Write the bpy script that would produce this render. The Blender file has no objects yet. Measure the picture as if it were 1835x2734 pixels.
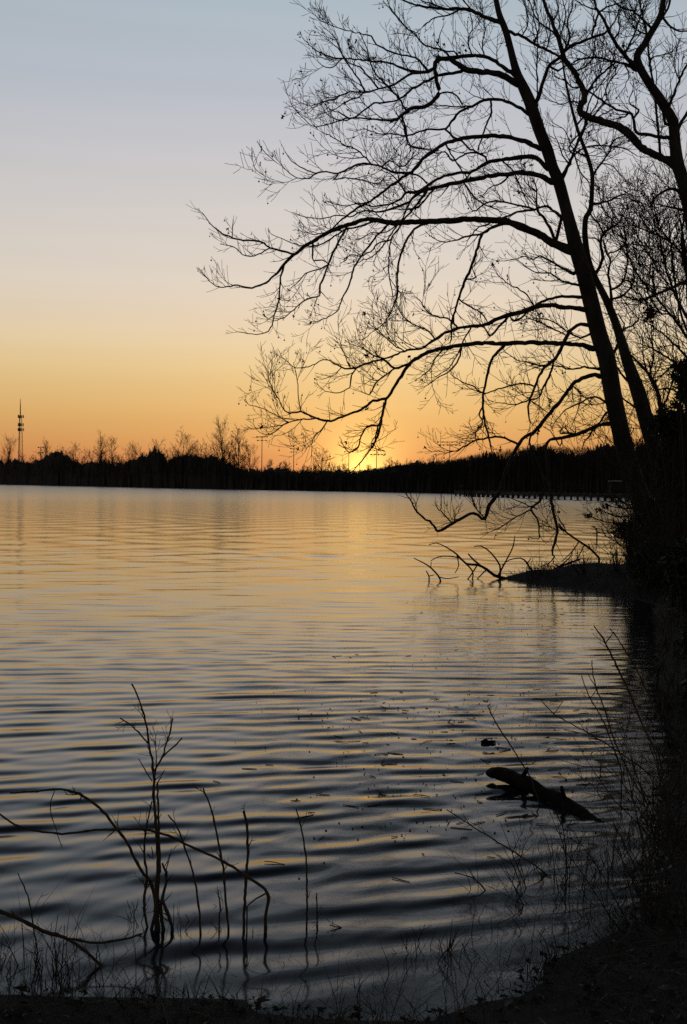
import bpy, math, random
import numpy as np
from mathutils import Vector, Matrix

# ------------------------------------------------------------------ camera
W, H = 1835.0, 2734.0
LENS = 40.0
FPX = H * LENS / 36.0                      # focal length in photo pixels (portrait frame, 36 mm tall)
CAM_Z = 1.8
PITCH = math.radians(1.40)                 # slightly downwards
ROLL = math.radians(0.60)
scene = bpy.context.scene
col = scene.collection
cam_data = bpy.data.cameras.new('camera')
cam_data.lens = LENS
cam_data.sensor_fit = 'VERTICAL'
cam_data.sensor_height = 36.0
cam_data.sensor_width = 24.0
cam_data.clip_start = 0.05
cam_data.clip_end = 20000.0
cam = bpy.data.objects.new('camera', cam_data)
col.objects.link(cam)
CAM_ROT = Matrix.Rotation(math.pi / 2 - PITCH, 3, 'X') @ Matrix.Rotation(ROLL, 3, 'Z')
cam.matrix_world = Matrix.Translation((0, 0, CAM_Z)) @ CAM_ROT.to_4x4()
scene.camera = cam

# ------------------------------------------------------------------ sky and sun
SUN_EL = math.radians(0.55)
SUN_AZ = math.radians(0.9)                 # to the right of +Y
sun_dir = Vector((math.sin(SUN_AZ) * math.cos(SUN_EL), math.cos(SUN_AZ) * math.cos(SUN_EL), math.sin(SUN_EL)))


def lin(c):
    return tuple(((v / 255.0) / 12.92 if v / 255.0 <= 0.04045 else ((v / 255.0 + 0.055) / 1.055) ** 2.4) for v in c)


world = bpy.data.worlds.new('World')
scene.world = world
world.use_nodes = True
nt = world.node_tree
for n in list(nt.nodes):
    nt.nodes.remove(n)
N = nt.nodes.new
L = nt.links.new


def math_node(op, a, b=None, c=None, clamp=False):
    m = N('ShaderNodeMath')
    m.operation = op
    m.use_clamp = clamp
    for i, v in enumerate((a, b, c)):
        if v is None:
            continue
        if isinstance(v, (int, float)):
            m.inputs[i].default_value = v
        else:
            L(v, m.inputs[i])
    return m.outputs[0]


out = N('ShaderNodeOutputWorld')
bg = N('ShaderNodeBackground')
L(bg.outputs[0], out.inputs[0])
tc = N('ShaderNodeTexCoord')
sep = N('ShaderNodeSeparateXYZ')
L(tc.outputs['Generated'], sep.inputs[0])
elev = math_node('ARCSINE', sep.outputs['Z'])
elev01 = math_node('DIVIDE', math_node('ABSOLUTE', elev), math.pi / 2, clamp=True)
ramp = N('ShaderNodeValToRGB')
ramp.color_ramp.interpolation = 'EASE'
ramp.color_ramp.interpolation = 'LINEAR'
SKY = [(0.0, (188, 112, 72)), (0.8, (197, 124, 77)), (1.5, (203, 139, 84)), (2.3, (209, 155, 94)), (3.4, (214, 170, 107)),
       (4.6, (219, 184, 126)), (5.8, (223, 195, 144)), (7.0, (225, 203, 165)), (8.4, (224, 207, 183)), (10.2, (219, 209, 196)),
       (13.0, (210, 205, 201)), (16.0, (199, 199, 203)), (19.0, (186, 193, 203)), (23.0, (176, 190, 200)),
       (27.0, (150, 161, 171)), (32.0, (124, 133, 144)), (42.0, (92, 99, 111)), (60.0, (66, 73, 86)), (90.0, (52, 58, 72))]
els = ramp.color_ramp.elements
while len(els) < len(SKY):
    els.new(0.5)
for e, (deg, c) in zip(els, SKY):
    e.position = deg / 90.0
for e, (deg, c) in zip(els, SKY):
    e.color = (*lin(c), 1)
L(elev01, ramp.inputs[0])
# the sky is brightest towards the sunset and falls off to the east
dotn = N('ShaderNodeVectorMath')
dotn.operation = 'DOT_PRODUCT'
L(tc.outputs['Generated'], dotn.inputs[0])
dotn.inputs[1].default_value = sun_dir
half = math_node('MULTIPLY_ADD', dotn.outputs['Value'], 0.5, 0.5, clamp=True)
azf = math_node('MULTIPLY_ADD', math_node('POWER', half, 2.2), 0.80, 0.20)
base = N('ShaderNodeVectorMath')
base.operation = 'SCALE'
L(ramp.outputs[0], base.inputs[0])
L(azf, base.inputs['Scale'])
# aureole round the sun
ang = math_node('ARCCOSINE', math_node('MINIMUM', dotn.outputs['Value'], 0.9999999))


def glow(sigma_deg, colour, strength):
    t = math_node('DIVIDE', ang, math.radians(sigma_deg))
    g = math_node('EXPONENT', math_node('MULTIPLY', math_node('POWER', t, 1.5), -1.0))
    v = N('ShaderNodeVectorMath')
    v.operation = 'SCALE'
    v.inputs[0].default_value = colour
    L(math_node('MULTIPLY', g, strength), v.inputs['Scale'])
    return v.outputs[0]


def vadd(a, b):
    v = N('ShaderNodeVectorMath')
    v.operation = 'ADD'
    L(a, v.inputs[0])
    L(b, v.inputs[1])
    return v.outputs[0]


skyc = vadd(base.outputs[0], glow(1.35, (1.0, 0.70, 0.15), 1.3))
skyc = vadd(skyc, glow(12.0, (0.95, 0.57, 0.22), 0.07))
skyc = vadd(skyc, glow(4.5, (0.85, 0.58, 0.15), 0.17))
nish = N('ShaderNodeTexSky')
nish.sky_type = 'NISHITA'
nish.sun_disc = False
nish.sun_elevation = SUN_EL
nish.sun_rotation = SUN_AZ
nish.air_density = 1.0
nish.dust_density = 1.5
nsc = N('ShaderNodeVectorMath')
nsc.operation = 'SCALE'
L(nish.outputs[0], nsc.inputs[0])
nsc.inputs['Scale'].default_value = 0.008
skyc = vadd(skyc, nsc.outputs[0])
# faint level streaks of thin haze
hm = N('ShaderNodeMapping')
hm.inputs['Scale'].default_value = (1.2, 1.2, 26.0)
L(tc.outputs['Generated'], hm.inputs[0])
hn = N('ShaderNodeTexNoise')
hn.inputs['Scale'].default_value = 1.6
hn.inputs['Detail'].default_value = 3.0
L(hm.outputs[0], hn.inputs['Vector'])
hz = N('ShaderNodeVectorMath')
hz.operation = 'SCALE'
L(skyc, hz.inputs[0])
L(math_node('MULTIPLY_ADD', hn.outputs['Fac'], 0.10, 0.95), hz.inputs['Scale'])
skyc = hz.outputs[0]
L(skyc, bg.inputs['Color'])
bg.inputs['Strength'].default_value = 1.0

sun_data = bpy.data.lights.new('sun', 'SUN')
sun_data.energy = 0.5
sun_data.angle = math.radians(0.55)
sun_data.color = (1.0, 0.55, 0.22)
sun = bpy.data.objects.new('sun', sun_data)
col.objects.link(sun)
sun.rotation_euler = sun_dir.to_track_quat('Z', 'Y').to_euler()
sun.location = (5, 60, 30)

vs = scene.view_settings
vs.view_transform = 'Standard'
vs.look = 'None'
vs.exposure = 0.0
vs.gamma = 1.0
vs.use_curve_mapping = False
scene.cycles.use_denoising = False
scene.cycles.max_bounces = 6
scene.cycles.sample_clamp_indirect = 4.0

# ------------------------------------------------------------------ helpers


def ray(px, py):
    return CAM_ROT @ Vector(((px - W / 2) / FPX, -(py - H / 2) / FPX, -1.0))


def P(px, py, d):
    """The point seen at photo pixel (px, py) at the distance d in front of the camera."""
    r = ray(px, py)
    return Vector((0, 0, CAM_Z)) + r * (d / r.y)


def on_level(px, py, z=0.0):
    r = ray(px, py)
    return Vector((0, 0, CAM_Z)) + r * ((z - CAM_Z) / r.z)


def mesh_np(name, verts, quads=None, tris=None, smooth=False):
    me = bpy.data.meshes.new(name)
    verts = np.asarray(verts, dtype=np.float32).reshape(-1, 3)
    me.vertices.add(len(verts))
    me.vertices.foreach_set('co', verts.ravel())
    nq = 0 if quads is None else len(quads)
    ntri = 0 if tris is None else len(tris)
    loops = []
    starts = []
    tot = []
    if nq:
        q = np.asarray(quads, dtype=np.int32)
        loops.append(q.ravel())
        starts.append(np.arange(nq, dtype=np.int32) * 4)
        tot.append(np.full(nq, 4, dtype=np.int32))
    if ntri:
        t = np.asarray(tris, dtype=np.int32)
        loops.append(t.ravel())
        starts.append(np.arange(ntri, dtype=np.int32) * 3 + nq * 4)
        tot.append(np.full(ntri, 3, dtype=np.int32))
    lp = np.concatenate(loops)
    me.loops.add(len(lp))
    me.loops.foreach_set('vertex_index', lp)
    me.polygons.add(nq + ntri)
    me.polygons.foreach_set('loop_start', np.concatenate(starts))
    me.polygons.foreach_set('loop_total', np.concatenate(tot))
    if smooth:
        me.polygons.foreach_set('use_smooth', np.ones(nq + ntri, dtype=bool))
    me.update(calc_edges=True)
    return me


class Tubes:
    """Collects tapered tubes; every tube is (points, radii)."""

    def __init__(self, sides=4):
        self.sides = sides
        self.P, self.R, self.n = [], [], []
        self.extra_v, self.extra_t = [], []
        self.nev = 0

    def add(self, pts, rad):
        if len(pts) < 2:
            return
        self.P.extend((p[0], p[1], p[2]) for p in pts)
        self.R.extend(rad)
        self.n.append(len(pts))

    def add_mesh(self, v, t):
        v = np.asarray(v, float).reshape(-1, 3)
        self.extra_v.append(v)
        self.extra_t.append(np.asarray(t, int).reshape(-1, 3) + self.nev)
        self.nev += len(v)

    def mesh(self, name, smooth=False):
        S = self.sides
        quads = np.zeros((0, 4), int)
        tris = []
        V = np.zeros((0, 3))
        if self.n:
            p = np.array(self.P, float)
            r = np.array(self.R, float)
            cnt = np.array(self.n)
            start = np.concatenate(([0], np.cumsum(cnt)[:-1]))
            first = np.zeros(len(p), bool)
            last = np.zeros(len(p), bool)
            first[start] = True
            last[start + cnt - 1] = True
            nxt = np.arange(len(p)) + 1
            nxt[last] -= 1
            prv = np.arange(len(p)) - 1
            prv[first] += 1
            t = p[nxt] - p[prv]
            t /= np.maximum(np.linalg.norm(t, axis=1, keepdims=True), 1e-9)
            ref0 = p[start + cnt - 1] - p[start]
            ref = np.zeros_like(ref0)
            ref[np.arange(len(ref0)), np.argmin(np.abs(ref0), axis=1)] = 1.0
            ref = np.repeat(ref, cnt, axis=0)
            a = np.cross(t, ref)
            a /= np.maximum(np.linalg.norm(a, axis=1, keepdims=True), 1e-6)
            b = np.cross(t, a)
            th = np.arange(S) * 2 * math.pi / S
            V = p[:, None, :] + r[:, None, None] * (a[:, None, :] * np.cos(th)[None, :, None] + b[:, None, :] * np.sin(th)[None, :, None])
            V = V.reshape(-1, 3)
            seg = np.nonzero(~last)[0]
            k = np.arange(S)
            i0 = seg[:, None] * S + k[None, :]
            i1 = seg[:, None] * S + ((k + 1) % S)[None, :]
            quads = np.stack([i0, i1, i1 + S, i0 + S], axis=-1).reshape(-1, 4)
            caps = []
            for e, flip in ((start, True), (start + cnt - 1, False)):
                for j in range(1, S - 1):
                    tri = np.stack([e * S, e * S + j, e * S + j + 1], axis=-1)
                    caps.append(tri[:, ::-1] if flip else tri)
            tris = caps
        base_n = len(V)
        if self.extra_v:
            V = np.concatenate([V] + self.extra_v)
            tris = list(tris) + [x + base_n for x in self.extra_t]
        tr = np.concatenate(tris) if len(tris) else None
        return mesh_np(name, V, quads if len(quads) else None, tr, smooth)


def obj(name, me, mat=None, parent=None, **props):
    o = bpy.data.objects.new(name, me)
    col.objects.link(o)
    if mat is not None and me is not None:
        me.materials.clear()
        me.materials.append(mat)
    if parent is not None:
        o.parent = parent
        o.matrix_parent_inverse = parent.matrix_basis.inverted()
    for k, v in props.items():
        o[k] = v
    return o


def thing(name, label, cat, loc=(0, 0, 0), group=None):
    e = bpy.data.objects.new(name, None)
    col.objects.link(e)
    e.location = loc
    e.empty_display_size = 0.2
    e['label'] = label
    e['category'] = cat
    if group:
        e['group'] = group
    return e


def spline(pts, step):
    """Catmull-Rom through rows of any width, resampled about every `step` of the first columns' length."""
    a = np.array(pts, float)
    if len(a) < 3:
        n = max(2, int(np.linalg.norm(a[-1, :2] - a[0, :2]) / step) + 1)
        t = np.linspace(0, 1, n)[:, None]
        return a[0] * (1 - t) + a[-1] * t
    ext = np.vstack([2 * a[0] - a[1], a, 2 * a[-1] - a[-2]])
    res = []
    for i in range(1, len(ext) - 2):
        p0, p1, p2, p3 = ext[i - 1], ext[i], ext[i + 1], ext[i + 2]
        n = max(2, int(np.linalg.norm(p2[:2] - p1[:2]) / step))
        t = (np.arange(n) / n)[:, None]
        res.append(0.5 * ((2 * p1) + (-p0 + p2) * t + (2 * p0 - 5 * p1 + 4 * p2 - p3) * t ** 2 + (-p0 + 3 * p1 - 3 * p2 + p3) * t ** 3))
    res.append(a[-1:])
    return np.vstack(res)


# ------------------------------------------------------------------ materials


def material(name, colour, rough=0.8, colour2=None, scale=6.0, bump=0.0, bump_scale=20.0, spec=0.3, stretch=(1, 1, 1)):
    m = bpy.data.materials.new(name)
    m.use_nodes = True
    t = m.node_tree
    b = t.nodes['Principled BSDF']
    b.inputs['Roughness'].default_value = rough
    b.inputs['Specular IOR Level'].default_value = spec
    b.inputs['Base Color'].default_value = (*colour, 1)
    if colour2 is not None or bump:
        c = t.nodes.new('ShaderNodeTexCoord')
        mp = t.nodes.new('ShaderNodeMapping')
        mp.inputs['Scale'].default_value = stretch
        t.links.new(c.outputs['Object'], mp.inputs[0])
    if colour2 is not None:
        n = t.nodes.new('ShaderNodeTexNoise')
        n.inputs['Scale'].default_value = scale
        n.inputs['Detail'].default_value = 5
        t.links.new(mp.outputs[0], n.inputs['Vector'])
        r = t.nodes.new('ShaderNodeValToRGB')
        r.color_ramp.elements[0].position = 0.35
        r.color_ramp.elements[1].position = 0.65
        r.color_ramp.elements[0].color = (*colour, 1)
        r.color_ramp.elements[1].color = (*colour2, 1)
        t.links.new(n.outputs['Fac'], r.inputs[0])
        t.links.new(r.outputs[0], b.inputs['Base Color'])
    if bump:
        n2 = t.nodes.new('ShaderNodeTexNoise')
        n2.inputs['Scale'].default_value = bump_scale
        n2.inputs['Detail'].default_value = 6
        t.links.new(mp.outputs[0], n2.inputs['Vector'])
        bp = t.nodes.new('ShaderNodeBump')
        bp.inputs['Strength'].default_value = bump
        bp.inputs['Distance'].default_value = 0.02
        t.links.new(n2.outputs['Fac'], bp.inputs['Height'])
        t.links.new(bp.outputs[0], b.inputs['Normal'])
    return m


M = {}
M['bark'] = material('sycamore bark', (0.045, 0.038, 0.030), 0.9, (0.085, 0.078, 0.062), 5.0, 0.8, 14.0, 0.2, (1, 1, 0.4))
M['twig'] = material('twig bark', (0.042, 0.034, 0.026), 0.9, (0.06, 0.048, 0.036), 3.0, spec=0.2)
M['seed'] = material('seed ball', (0.07, 0.05, 0.03), 0.95, spec=0.1)
M['deadleaf'] = material('dead leaf', (0.10, 0.055, 0.025), 0.8, (0.06, 0.035, 0.02), 12.0, spec=0.2)
M['evergreen'] = material('evergreen leaf', (0.025, 0.045, 0.018), 0.6, (0.04, 0.06, 0.025), 4.0, spec=0.3)
M['farwood'] = material('winter wood', (0.040, 0.032, 0.026), 0.95, (0.055, 0.045, 0.034), 0.2, spec=0.1)
M['soil'] = material('muddy soil', (0.026, 0.026, 0.027), 0.95, (0.048, 0.045, 0.041), 2.5, 0.9, 9.0, 0.1)
M['ground'] = material('winter ground', (0.05, 0.045, 0.03), 0.95, (0.07, 0.06, 0.04), 0.05, spec=0.1)
M['drygrass'] = material('dry grass', (0.075, 0.066, 0.050), 0.85, (0.055, 0.048, 0.036), 6.0, spec=0.2)
M['stalk'] = material('dry weed stalk', (0.075, 0.055, 0.036), 0.85, (0.11, 0.082, 0.052), 8.0, spec=0.2)
M['steel'] = material('galvanised steel', (0.16, 0.16, 0.17), 0.6, spec=0.4)
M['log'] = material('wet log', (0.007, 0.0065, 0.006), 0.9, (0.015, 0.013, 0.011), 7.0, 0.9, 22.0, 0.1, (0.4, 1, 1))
M['plank'] = material('weathered wood', (0.08, 0.07, 0.058), 0.85, (0.11, 0.1, 0.085), 2.0, spec=0.2)
M['paleroof'] = material('pale roof sheet', (0.14, 0.14, 0.145), 0.7, spec=0.3)
M['litter'] = material('floating litter', (0.05, 0.038, 0.025), 0.7, (0.03, 0.024, 0.018), 9.0, spec=0.3)

# ------------------------------------------------------------------ the lake and its shore
rng = np.random.default_rng(11)
LAKE = [(-60, 2.4), (-8, 3.75), (-3, 3.8), (-1.2, 3.92), (-0.5, 3.86), (0.0, 3.76), (0.45, 3.84), (0.85, 4.35), (1.22, 5.0), (1.58, 5.8), (1.95, 6.9), (2.28, 8.1), (2.65, 9.6), (3.3, 12.0), (4.15, 15.2),
        (4.75, 17.4), (4.65, 18.6), (4.3, 19.5), (3.75, 20.6), (3.25, 21.6), (3.05, 22.1), (3.4, 22.5), (4.5, 23.2), (5.9, 24.8), (6.9, 27.5),
        (8.6, 34), (11.8, 46), (17, 66), (27, 104), (42, 150), (53, 185), (46, 225), (30, 246), (-30, 320), (-100, 430), (-175, 552),
        (-320, 760), (-620, 900), (-900, 600), (-500, 60)]
LK = np.array(LAKE, float)


def noise2(x, y, seed=0, octaves=4, f0=1.0):
    """Cheap smooth value noise, -1..1, from summed rotated sines."""
    r = np.random.default_rng(seed)
    s = np.zeros_like(np.asarray(x, float))
    amp = 1.0
    tot = 0.0
    for o in range(octaves):
        for k in range(3):
            a = r.uniform(0, 2 * math.pi)
            f = f0 * (2.03 ** o) * r.uniform(0.75, 1.3)
            s += amp / 3 * np.sin((x * math.cos(a) + y * math.sin(a)) * f + r.uniform(0, 7) + 1.3 * np.sin((x * math.sin(a) - y * math.cos(a)) * f * 0.7 + r.uniform(0, 7)))
        tot += amp
        amp *= 0.5
    return s / tot * 1.6


def shore_dist(x, y):
    """Distance from the shoreline: positive on land, negative on the lake."""
    x = np.asarray(x, float)
    y = np.asarray(y, float)
    best = np.full(x.shape, 1e18)
    inside = np.zeros(x.shape, bool)
    n = len(LK)
    for i in range(n):
        ax, ay = LK[i]
        bx, by = LK[(i + 1) % n]
        dx, dy = bx - ax, by - ay
        t = np.clip(((x - ax) * dx + (y - ay) * dy) / (dx * dx + dy * dy), 0, 1)
        d = (x - ax - t * dx) ** 2 + (y - ay - t * dy) ** 2
        best = np.minimum(best, d)
        c = ((ay > y) != (by > y)) & (x < (bx - ax) * (y - ay) / (by - ay + 1e-12) + ax)
        inside ^= c
    d = np.sqrt(best)
    return np.where(inside, -d, d)


def ground_z(x, y):
    s = shore_dist(x, y)
    near = np.clip((14.0 - np.hypot(x, y)) / 6.0, 0, 1)
    s = s + near * (0.17 * noise2(x * 2.2, y * 2.2, 8, 3, 1.0) + 0.05 * noise2(x * 9, y * 9, 9, 2, 1.0))
    lumps = noise2(x, y, 5, 4, 0.9)
    fine = noise2(x, y, 6, 3, 5.0)
    rise = 0.11 + 0.36 * np.clip((y - 9.0) / 8.0, 0, 1)
    land = 0.0 + rise * (1 - np.exp(-np.maximum(s, 0) / 1.5)) + 0.05 * np.minimum(np.maximum(s - 1.2, 0), 26) + (0.13 * lumps + 0.04 * fine) * (1 - np.exp(-np.maximum(s, 0) / 0.9))
    bed = -0.02 - 0.22 * np.minimum(-np.minimum(s, 0), 8.0) + 0.015 * fine
    far = np.clip((np.hypot(x, y) - 45) / 60, 0, 1)
    land = land * (1 - far) + far * (0.25 + np.minimum(np.maximum(s, 0) * 0.08, 2.6) + 0.25 * lumps)
    return np.where(s > 0, land, bed)


def gz(x, y):
    return float(ground_z(np.array([x]), np.array([y]))[0])


def grid_mesh(name, xs, ys, zf, smooth=True):
    X, Y = np.meshgrid(xs, ys)
    Z = zf(X, Y)
    n, m = X.shape
    idx = np.arange(n * m).reshape(n, m)
    q = np.stack([idx[:-1, :-1], idx[:-1, 1:], idx[1:, 1:], idx[1:, :-1]], axis=-1).reshape(-1, 4)
    return mesh_np(name, np.stack([X, Y, Z], -1).reshape(-1, 3), q, None, smooth)


NEAR = (-12.0, 22.0, -6.0, 44.0)
bank = obj('lake_bank', grid_mesh('lake_bank', np.arange(NEAR[0], NEAR[1] + 0.01, 0.16), np.arange(NEAR[2], NEAR[3] + 0.01, 0.16), ground_z), M['soil'])
bank['kind'] = 'structure'
bank['label'] = 'dark muddy bank curving round the near shore into a low spit'


def far_ground(x, y):
    z = ground_z(x, y)
    inner = (x > NEAR[0] + 0.5) & (x < NEAR[1] - 0.5) & (y > NEAR[2] + 0.5) & (y < NEAR[3] - 0.5)
    return np.where(inner, -3.0, z - 0.02)


def stretched(lo, hi, n, power=2.6):
    t = np.linspace(-1, 1, n)
    v = np.sign(t) * np.abs(t) ** power
    return np.where(v < 0, -v * lo, v * hi)


gx = stretched(-6000, 6000, 181)
gy = np.concatenate([-stretched(0, 6000, 61)[:30:-1], np.linspace(-5, 60, 40)[1:], 60 + 7000 * np.linspace(0.004, 1, 120) ** 2.4])
gy = np.unique(np.round(gy, 3))
ground = obj('ground', grid_mesh('ground', gx, gy, far_ground), M['ground'])
ground['kind'] = 'structure'

# --- water: one sheet of real ripples, finer towards the near shore
wr = np.random.default_rng(21)
TRAINS = [(0.25, 0.04, 0.076, 51), (0.19, -0.10, 0.056, 61), (0.35, 0.12, 0.056, 71), (0.22, 0.40, 0.032, 81), (0.31, -0.38, 0.034, 91)]
WAVES = []
for k in range(26):
    lam = 0.28 * (0.85 / 0.28) ** wr.beta(1.5, 1.6)
    WAVES.append((2 * math.pi / lam, wr.normal(0, 0.26), wr.uniform(0, 2 * math.pi), lam, wr.uniform(0.7, 1.3)))
CHOP = []
for k in range(16):
    lam = 0.10 * (0.28 / 0.10) ** wr.random()
    CHOP.append((2 * math.pi / lam, wr.normal(0, 0.42), wr.uniform(0, 2 * math.pi), lam, wr.uniform(0.7, 1.3)))
SWELL = []
for k in range(30):
    lam = 0.5 * (2.8 / 0.5) ** wr.random()
    SWELL.append((2 * math.pi / lam, wr.uniform(-1.2, 1.2), wr.uniform(0, 2 * math.pi), lam, wr.uniform(0.7, 1.3)))


def water_z(x, y, cell=None):
    x = np.asarray(x, float)
    y = np.asarray(y, float)
    if cell is None:
        cell = np.full(x.shape, 0.02)
    bend = 0.34 * np.exp(-np.maximum(y - 3.5, 0) / 4.5) + 0.03
    u = y - bend * x + 0.06 * noise2(x * 0.6, y * 0.6, 31, 2, 1.0)
    z = np.zeros(x.shape)
    patch = np.clip(1.0 + 0.35 * noise2(x * 0.45, y * 0.8, 41, 2, 1.0), 0.65, 1.35)
    calm = np.clip((-shore_dist(x, y)) / 0.6, 0.35, 1.0)
    lee = 0.34 + 0.72 * np.exp(-(np.maximum(y - 6.0, 0) / 9.0) ** 1.4)
    open_ = np.clip((y - 9.0) / 25.0, 0, 1)
    # three wavelet trains with wandering phase: long, even crests that break up here and there
    for lam, a, slope, sd in TRAINS:
        k = 2 * math.pi / lam
        res = np.clip(lam / np.maximum(cell, 1e-6) / 4.0 - 0.8, 0, 1)
        ph = 2.6 * noise2(x * 0.8, y * 0.8, sd, 2, 1.0) + 0.8 * noise2(x * 2.4, y * 2.4, sd + 1, 2, 1.0)
        am = np.clip(0.78 + 0.55 * noise2(x * 1.1, y * 2.6, sd + 2, 2, 1.0), 0.2, 1.35)
        z += res * lee * am * slope / k * np.sin(k * (u * math.cos(a) + x * math.sin(a)) + ph)
    for comp, slope, mod in ((WAVES, 0.008, lee), (CHOP, 0.0095, np.clip(1.8 - patch, 0.3, 1.5)), (SWELL, 0.0075, 0.10 + 0.90 * open_)):
        s = np.zeros(x.shape)
        for k, a, ph, lam, w in comp:
            res = np.clip(lam / np.maximum(cell * abs(math.cos(a)) + 0.0017 * y * abs(math.sin(a)), 1e-6) / 4.0 - 0.8, 0, 1)
            s += res * w * (slope / k) * np.sin(k * (u * math.cos(a) + x * math.sin(a)) + ph)
        z += s * mod
    return z * calm


rows = [2.2]
while rows[-1] < 930:
    rows.append(rows[-1] * (1.0034 if rows[-1] < 30 else 1.009))
rows = np.array(rows)
fine_a = np.radians(np.arange(-24, 24.01, 0.095))
side = np.radians(np.array([26, 29, 33, 38, 44, 51, 58, 65, 71, 76, 80.0]))
angs = np.concatenate([-side[::-1], fine_a, side])
A, R_ = np.meshgrid(angs, rows)
WX = R_ * np.tan(A) * 1.0
WY = R_.copy()
keepx = np.clip(WX, -900, 900)
WX = keepx
WZ = water_z(WX, WY, R_ * np.where(R_ < 30, 0.0034, 0.009))
# wavelets lean towards the shore they run to: short front, long back
WY = WY - np.clip(2.2 * WZ, -0.07, 0.07)
n, m = WX.shape
idx = np.arange(n * m).reshape(n, m)
wq = np.stack([idx[:-1, :-1], idx[:-1, 1:], idx[1:, 1:], idx[1:, :-1]], axis=-1).reshape(-1, 4)
WS = shore_dist(WX, WY)
ok = (WS < 0.35).ravel()
wq = wq[ok[wq].any(axis=1)]
used = np.unique(wq)
remap = np.full(n * m, -1)
remap[used] = np.arange(len(used))
ROUGH = [(0.5, 0.10), (1.0, 0.10), (1.6, 0.11), (2.0, 0.16), (2.3, 0.26), (2.8, 0.34)]
wm = bpy.data.materials.new('lake water')
wm.use_nodes = True
t = wm.node_tree
b = t.nodes['Principled BSDF']
b.inputs['Base Color'].default_value = (0.010, 0.014, 0.018, 1)
b.inputs['IOR'].default_value = 1.38
b.inputs['Specular IOR Level'].default_value = 0.5
tcw = t.nodes.new('ShaderNodeTexCoord')
sw = t.nodes.new('ShaderNodeSeparateXYZ')
t.links.new(tcw.outputs['Object'], sw.inputs[0])
# the open lake is ruffled, the sheltered water by the bank is smooth
lg = t.nodes.new('ShaderNodeMath')
lg.operation = 'LOGARITHM'
t.links.new(sw.outputs['Y'], lg.inputs[0])
lg.inputs[1].default_value = 10.0
mr = t.nodes.new('ShaderNodeFloatCurve')
dv3 = t.nodes.new('ShaderNodeMath')
dv3.operation = 'DIVIDE'
dv3.use_clamp = True
t.links.new(lg.outputs[0], dv3.inputs[0])
dv3.inputs[1].default_value = 3.0
t.links.new(dv3.outputs[0], mr.inputs['Value'])
cv = mr.mapping.curves[0]
for lx, ry in ROUGH:
    cv.points.new(lx / 3.0, ry)
cv.points[0].location = (0.0, 0.10)
cv.points[-1].location = (1.0, ROUGH[-1][1])
for p_ in cv.points:
    p_.handle_type = 'VECTOR'
mr.mapping.update()
t.links.new(mr.outputs[0], b.inputs['Roughness'])
mp = t.nodes.new('ShaderNodeMapping')
mp.inputs['Scale'].default_value = (1.0, 2.2, 1)
t.links.new(tcw.outputs['Object'], mp.inputs[0])
nz = t.nodes.new('ShaderNodeTexNoise')
nz.inputs['Scale'].default_value = 1.6
nz.inputs['Detail'].default_value = 5
nz.inputs['Roughness'].default_value = 0.6
t.links.new(mp.outputs[0], nz.inputs['Vector'])
bp = t.nodes.new('ShaderNodeBump')
mr2 = t.nodes.new('ShaderNodeMapRange')
t.links.new(lg.outputs[0], mr2.inputs['Value'])
mr2.inputs['From Min'].default_value = 0.85
mr2.inputs['From Max'].default_value = 1.7
mr2.inputs['To Min'].default_value = 0.02
mr2.inputs['To Max'].default_value = 0.06
t.links.new(mr2.outputs[0], bp.inputs['Strength'])
bp.inputs['Distance'].default_value = 0.05
t.links.new(nz.outputs['Fac'], bp.inputs['Height'])
t.links.new(bp.outputs[0], b.inputs['Normal'])
M['water'] = wm
WV = np.stack([WX, WY, WZ], -1).reshape(-1, 3)[used]
lake = obj('lake_water', mesh_np('lake_water', WV, remap[wq], None, True), wm)
lake['kind'] = 'structure'
lake['label'] = 'rippled lake reflecting the sunset sky'
del A, R_, WX, WY, WZ, WS, WV, wq

# ------------------------------------------------------------------ the wooded far shore
PROFILE = [(-2600, 1190), (-1200, 1205), (-500, 1196), (-200, 1212), (-60, 1205), (0, 1217), (60, 1222), (82, 1231), (130, 1208), (156, 1197), (192, 1216), (223, 1232),
           (268, 1222), (312, 1226), (357, 1222), (393, 1202), (415, 1190), (437, 1208), (451, 1222), (482, 1206), (505, 1198), (536, 1213),
           (562, 1207), (594, 1212), (625, 1231), (647, 1244), (670, 1249), (700, 1251), (762, 1243), (785, 1252), (873, 1250), (962, 1252),
           (1007, 1246), (1074, 1236), (1096, 1233), (1141, 1229), (1186, 1224), (1221, 1218), (1275, 1203), (1311, 1198), (1350, 1191),
           (1440, 1178), (1530, 1186), (1620, 1180), (1690, 1160), (1780, 1154), (1900, 1150), (2100, 1130), (2500, 1110)]
PFX = np.array([p[0] for p in PROFILE], float)
PFY = np.array([p[1] for p in PROFILE], float)


def horizon_y(px):
    r0 = ray(px, 1200)
    r1 = ray(px, 1400)
    return 1200 + 200 * r0.z / (r0.z - r1.z)


def shore_line_at(px):
    """Distance of the far waterline along the photo column px."""
    lo = ray(px, horizon_y(px))
    dirx = lo.x / lo.y
    ys = np.concatenate([np.arange(60, 700, 1.0)])
    s = shore_dist(ys * dirx, ys)
    on = np.nonzero(s < 0)[0]
    return float(ys[on[-1]]) if len(on) else 60.0


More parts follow.
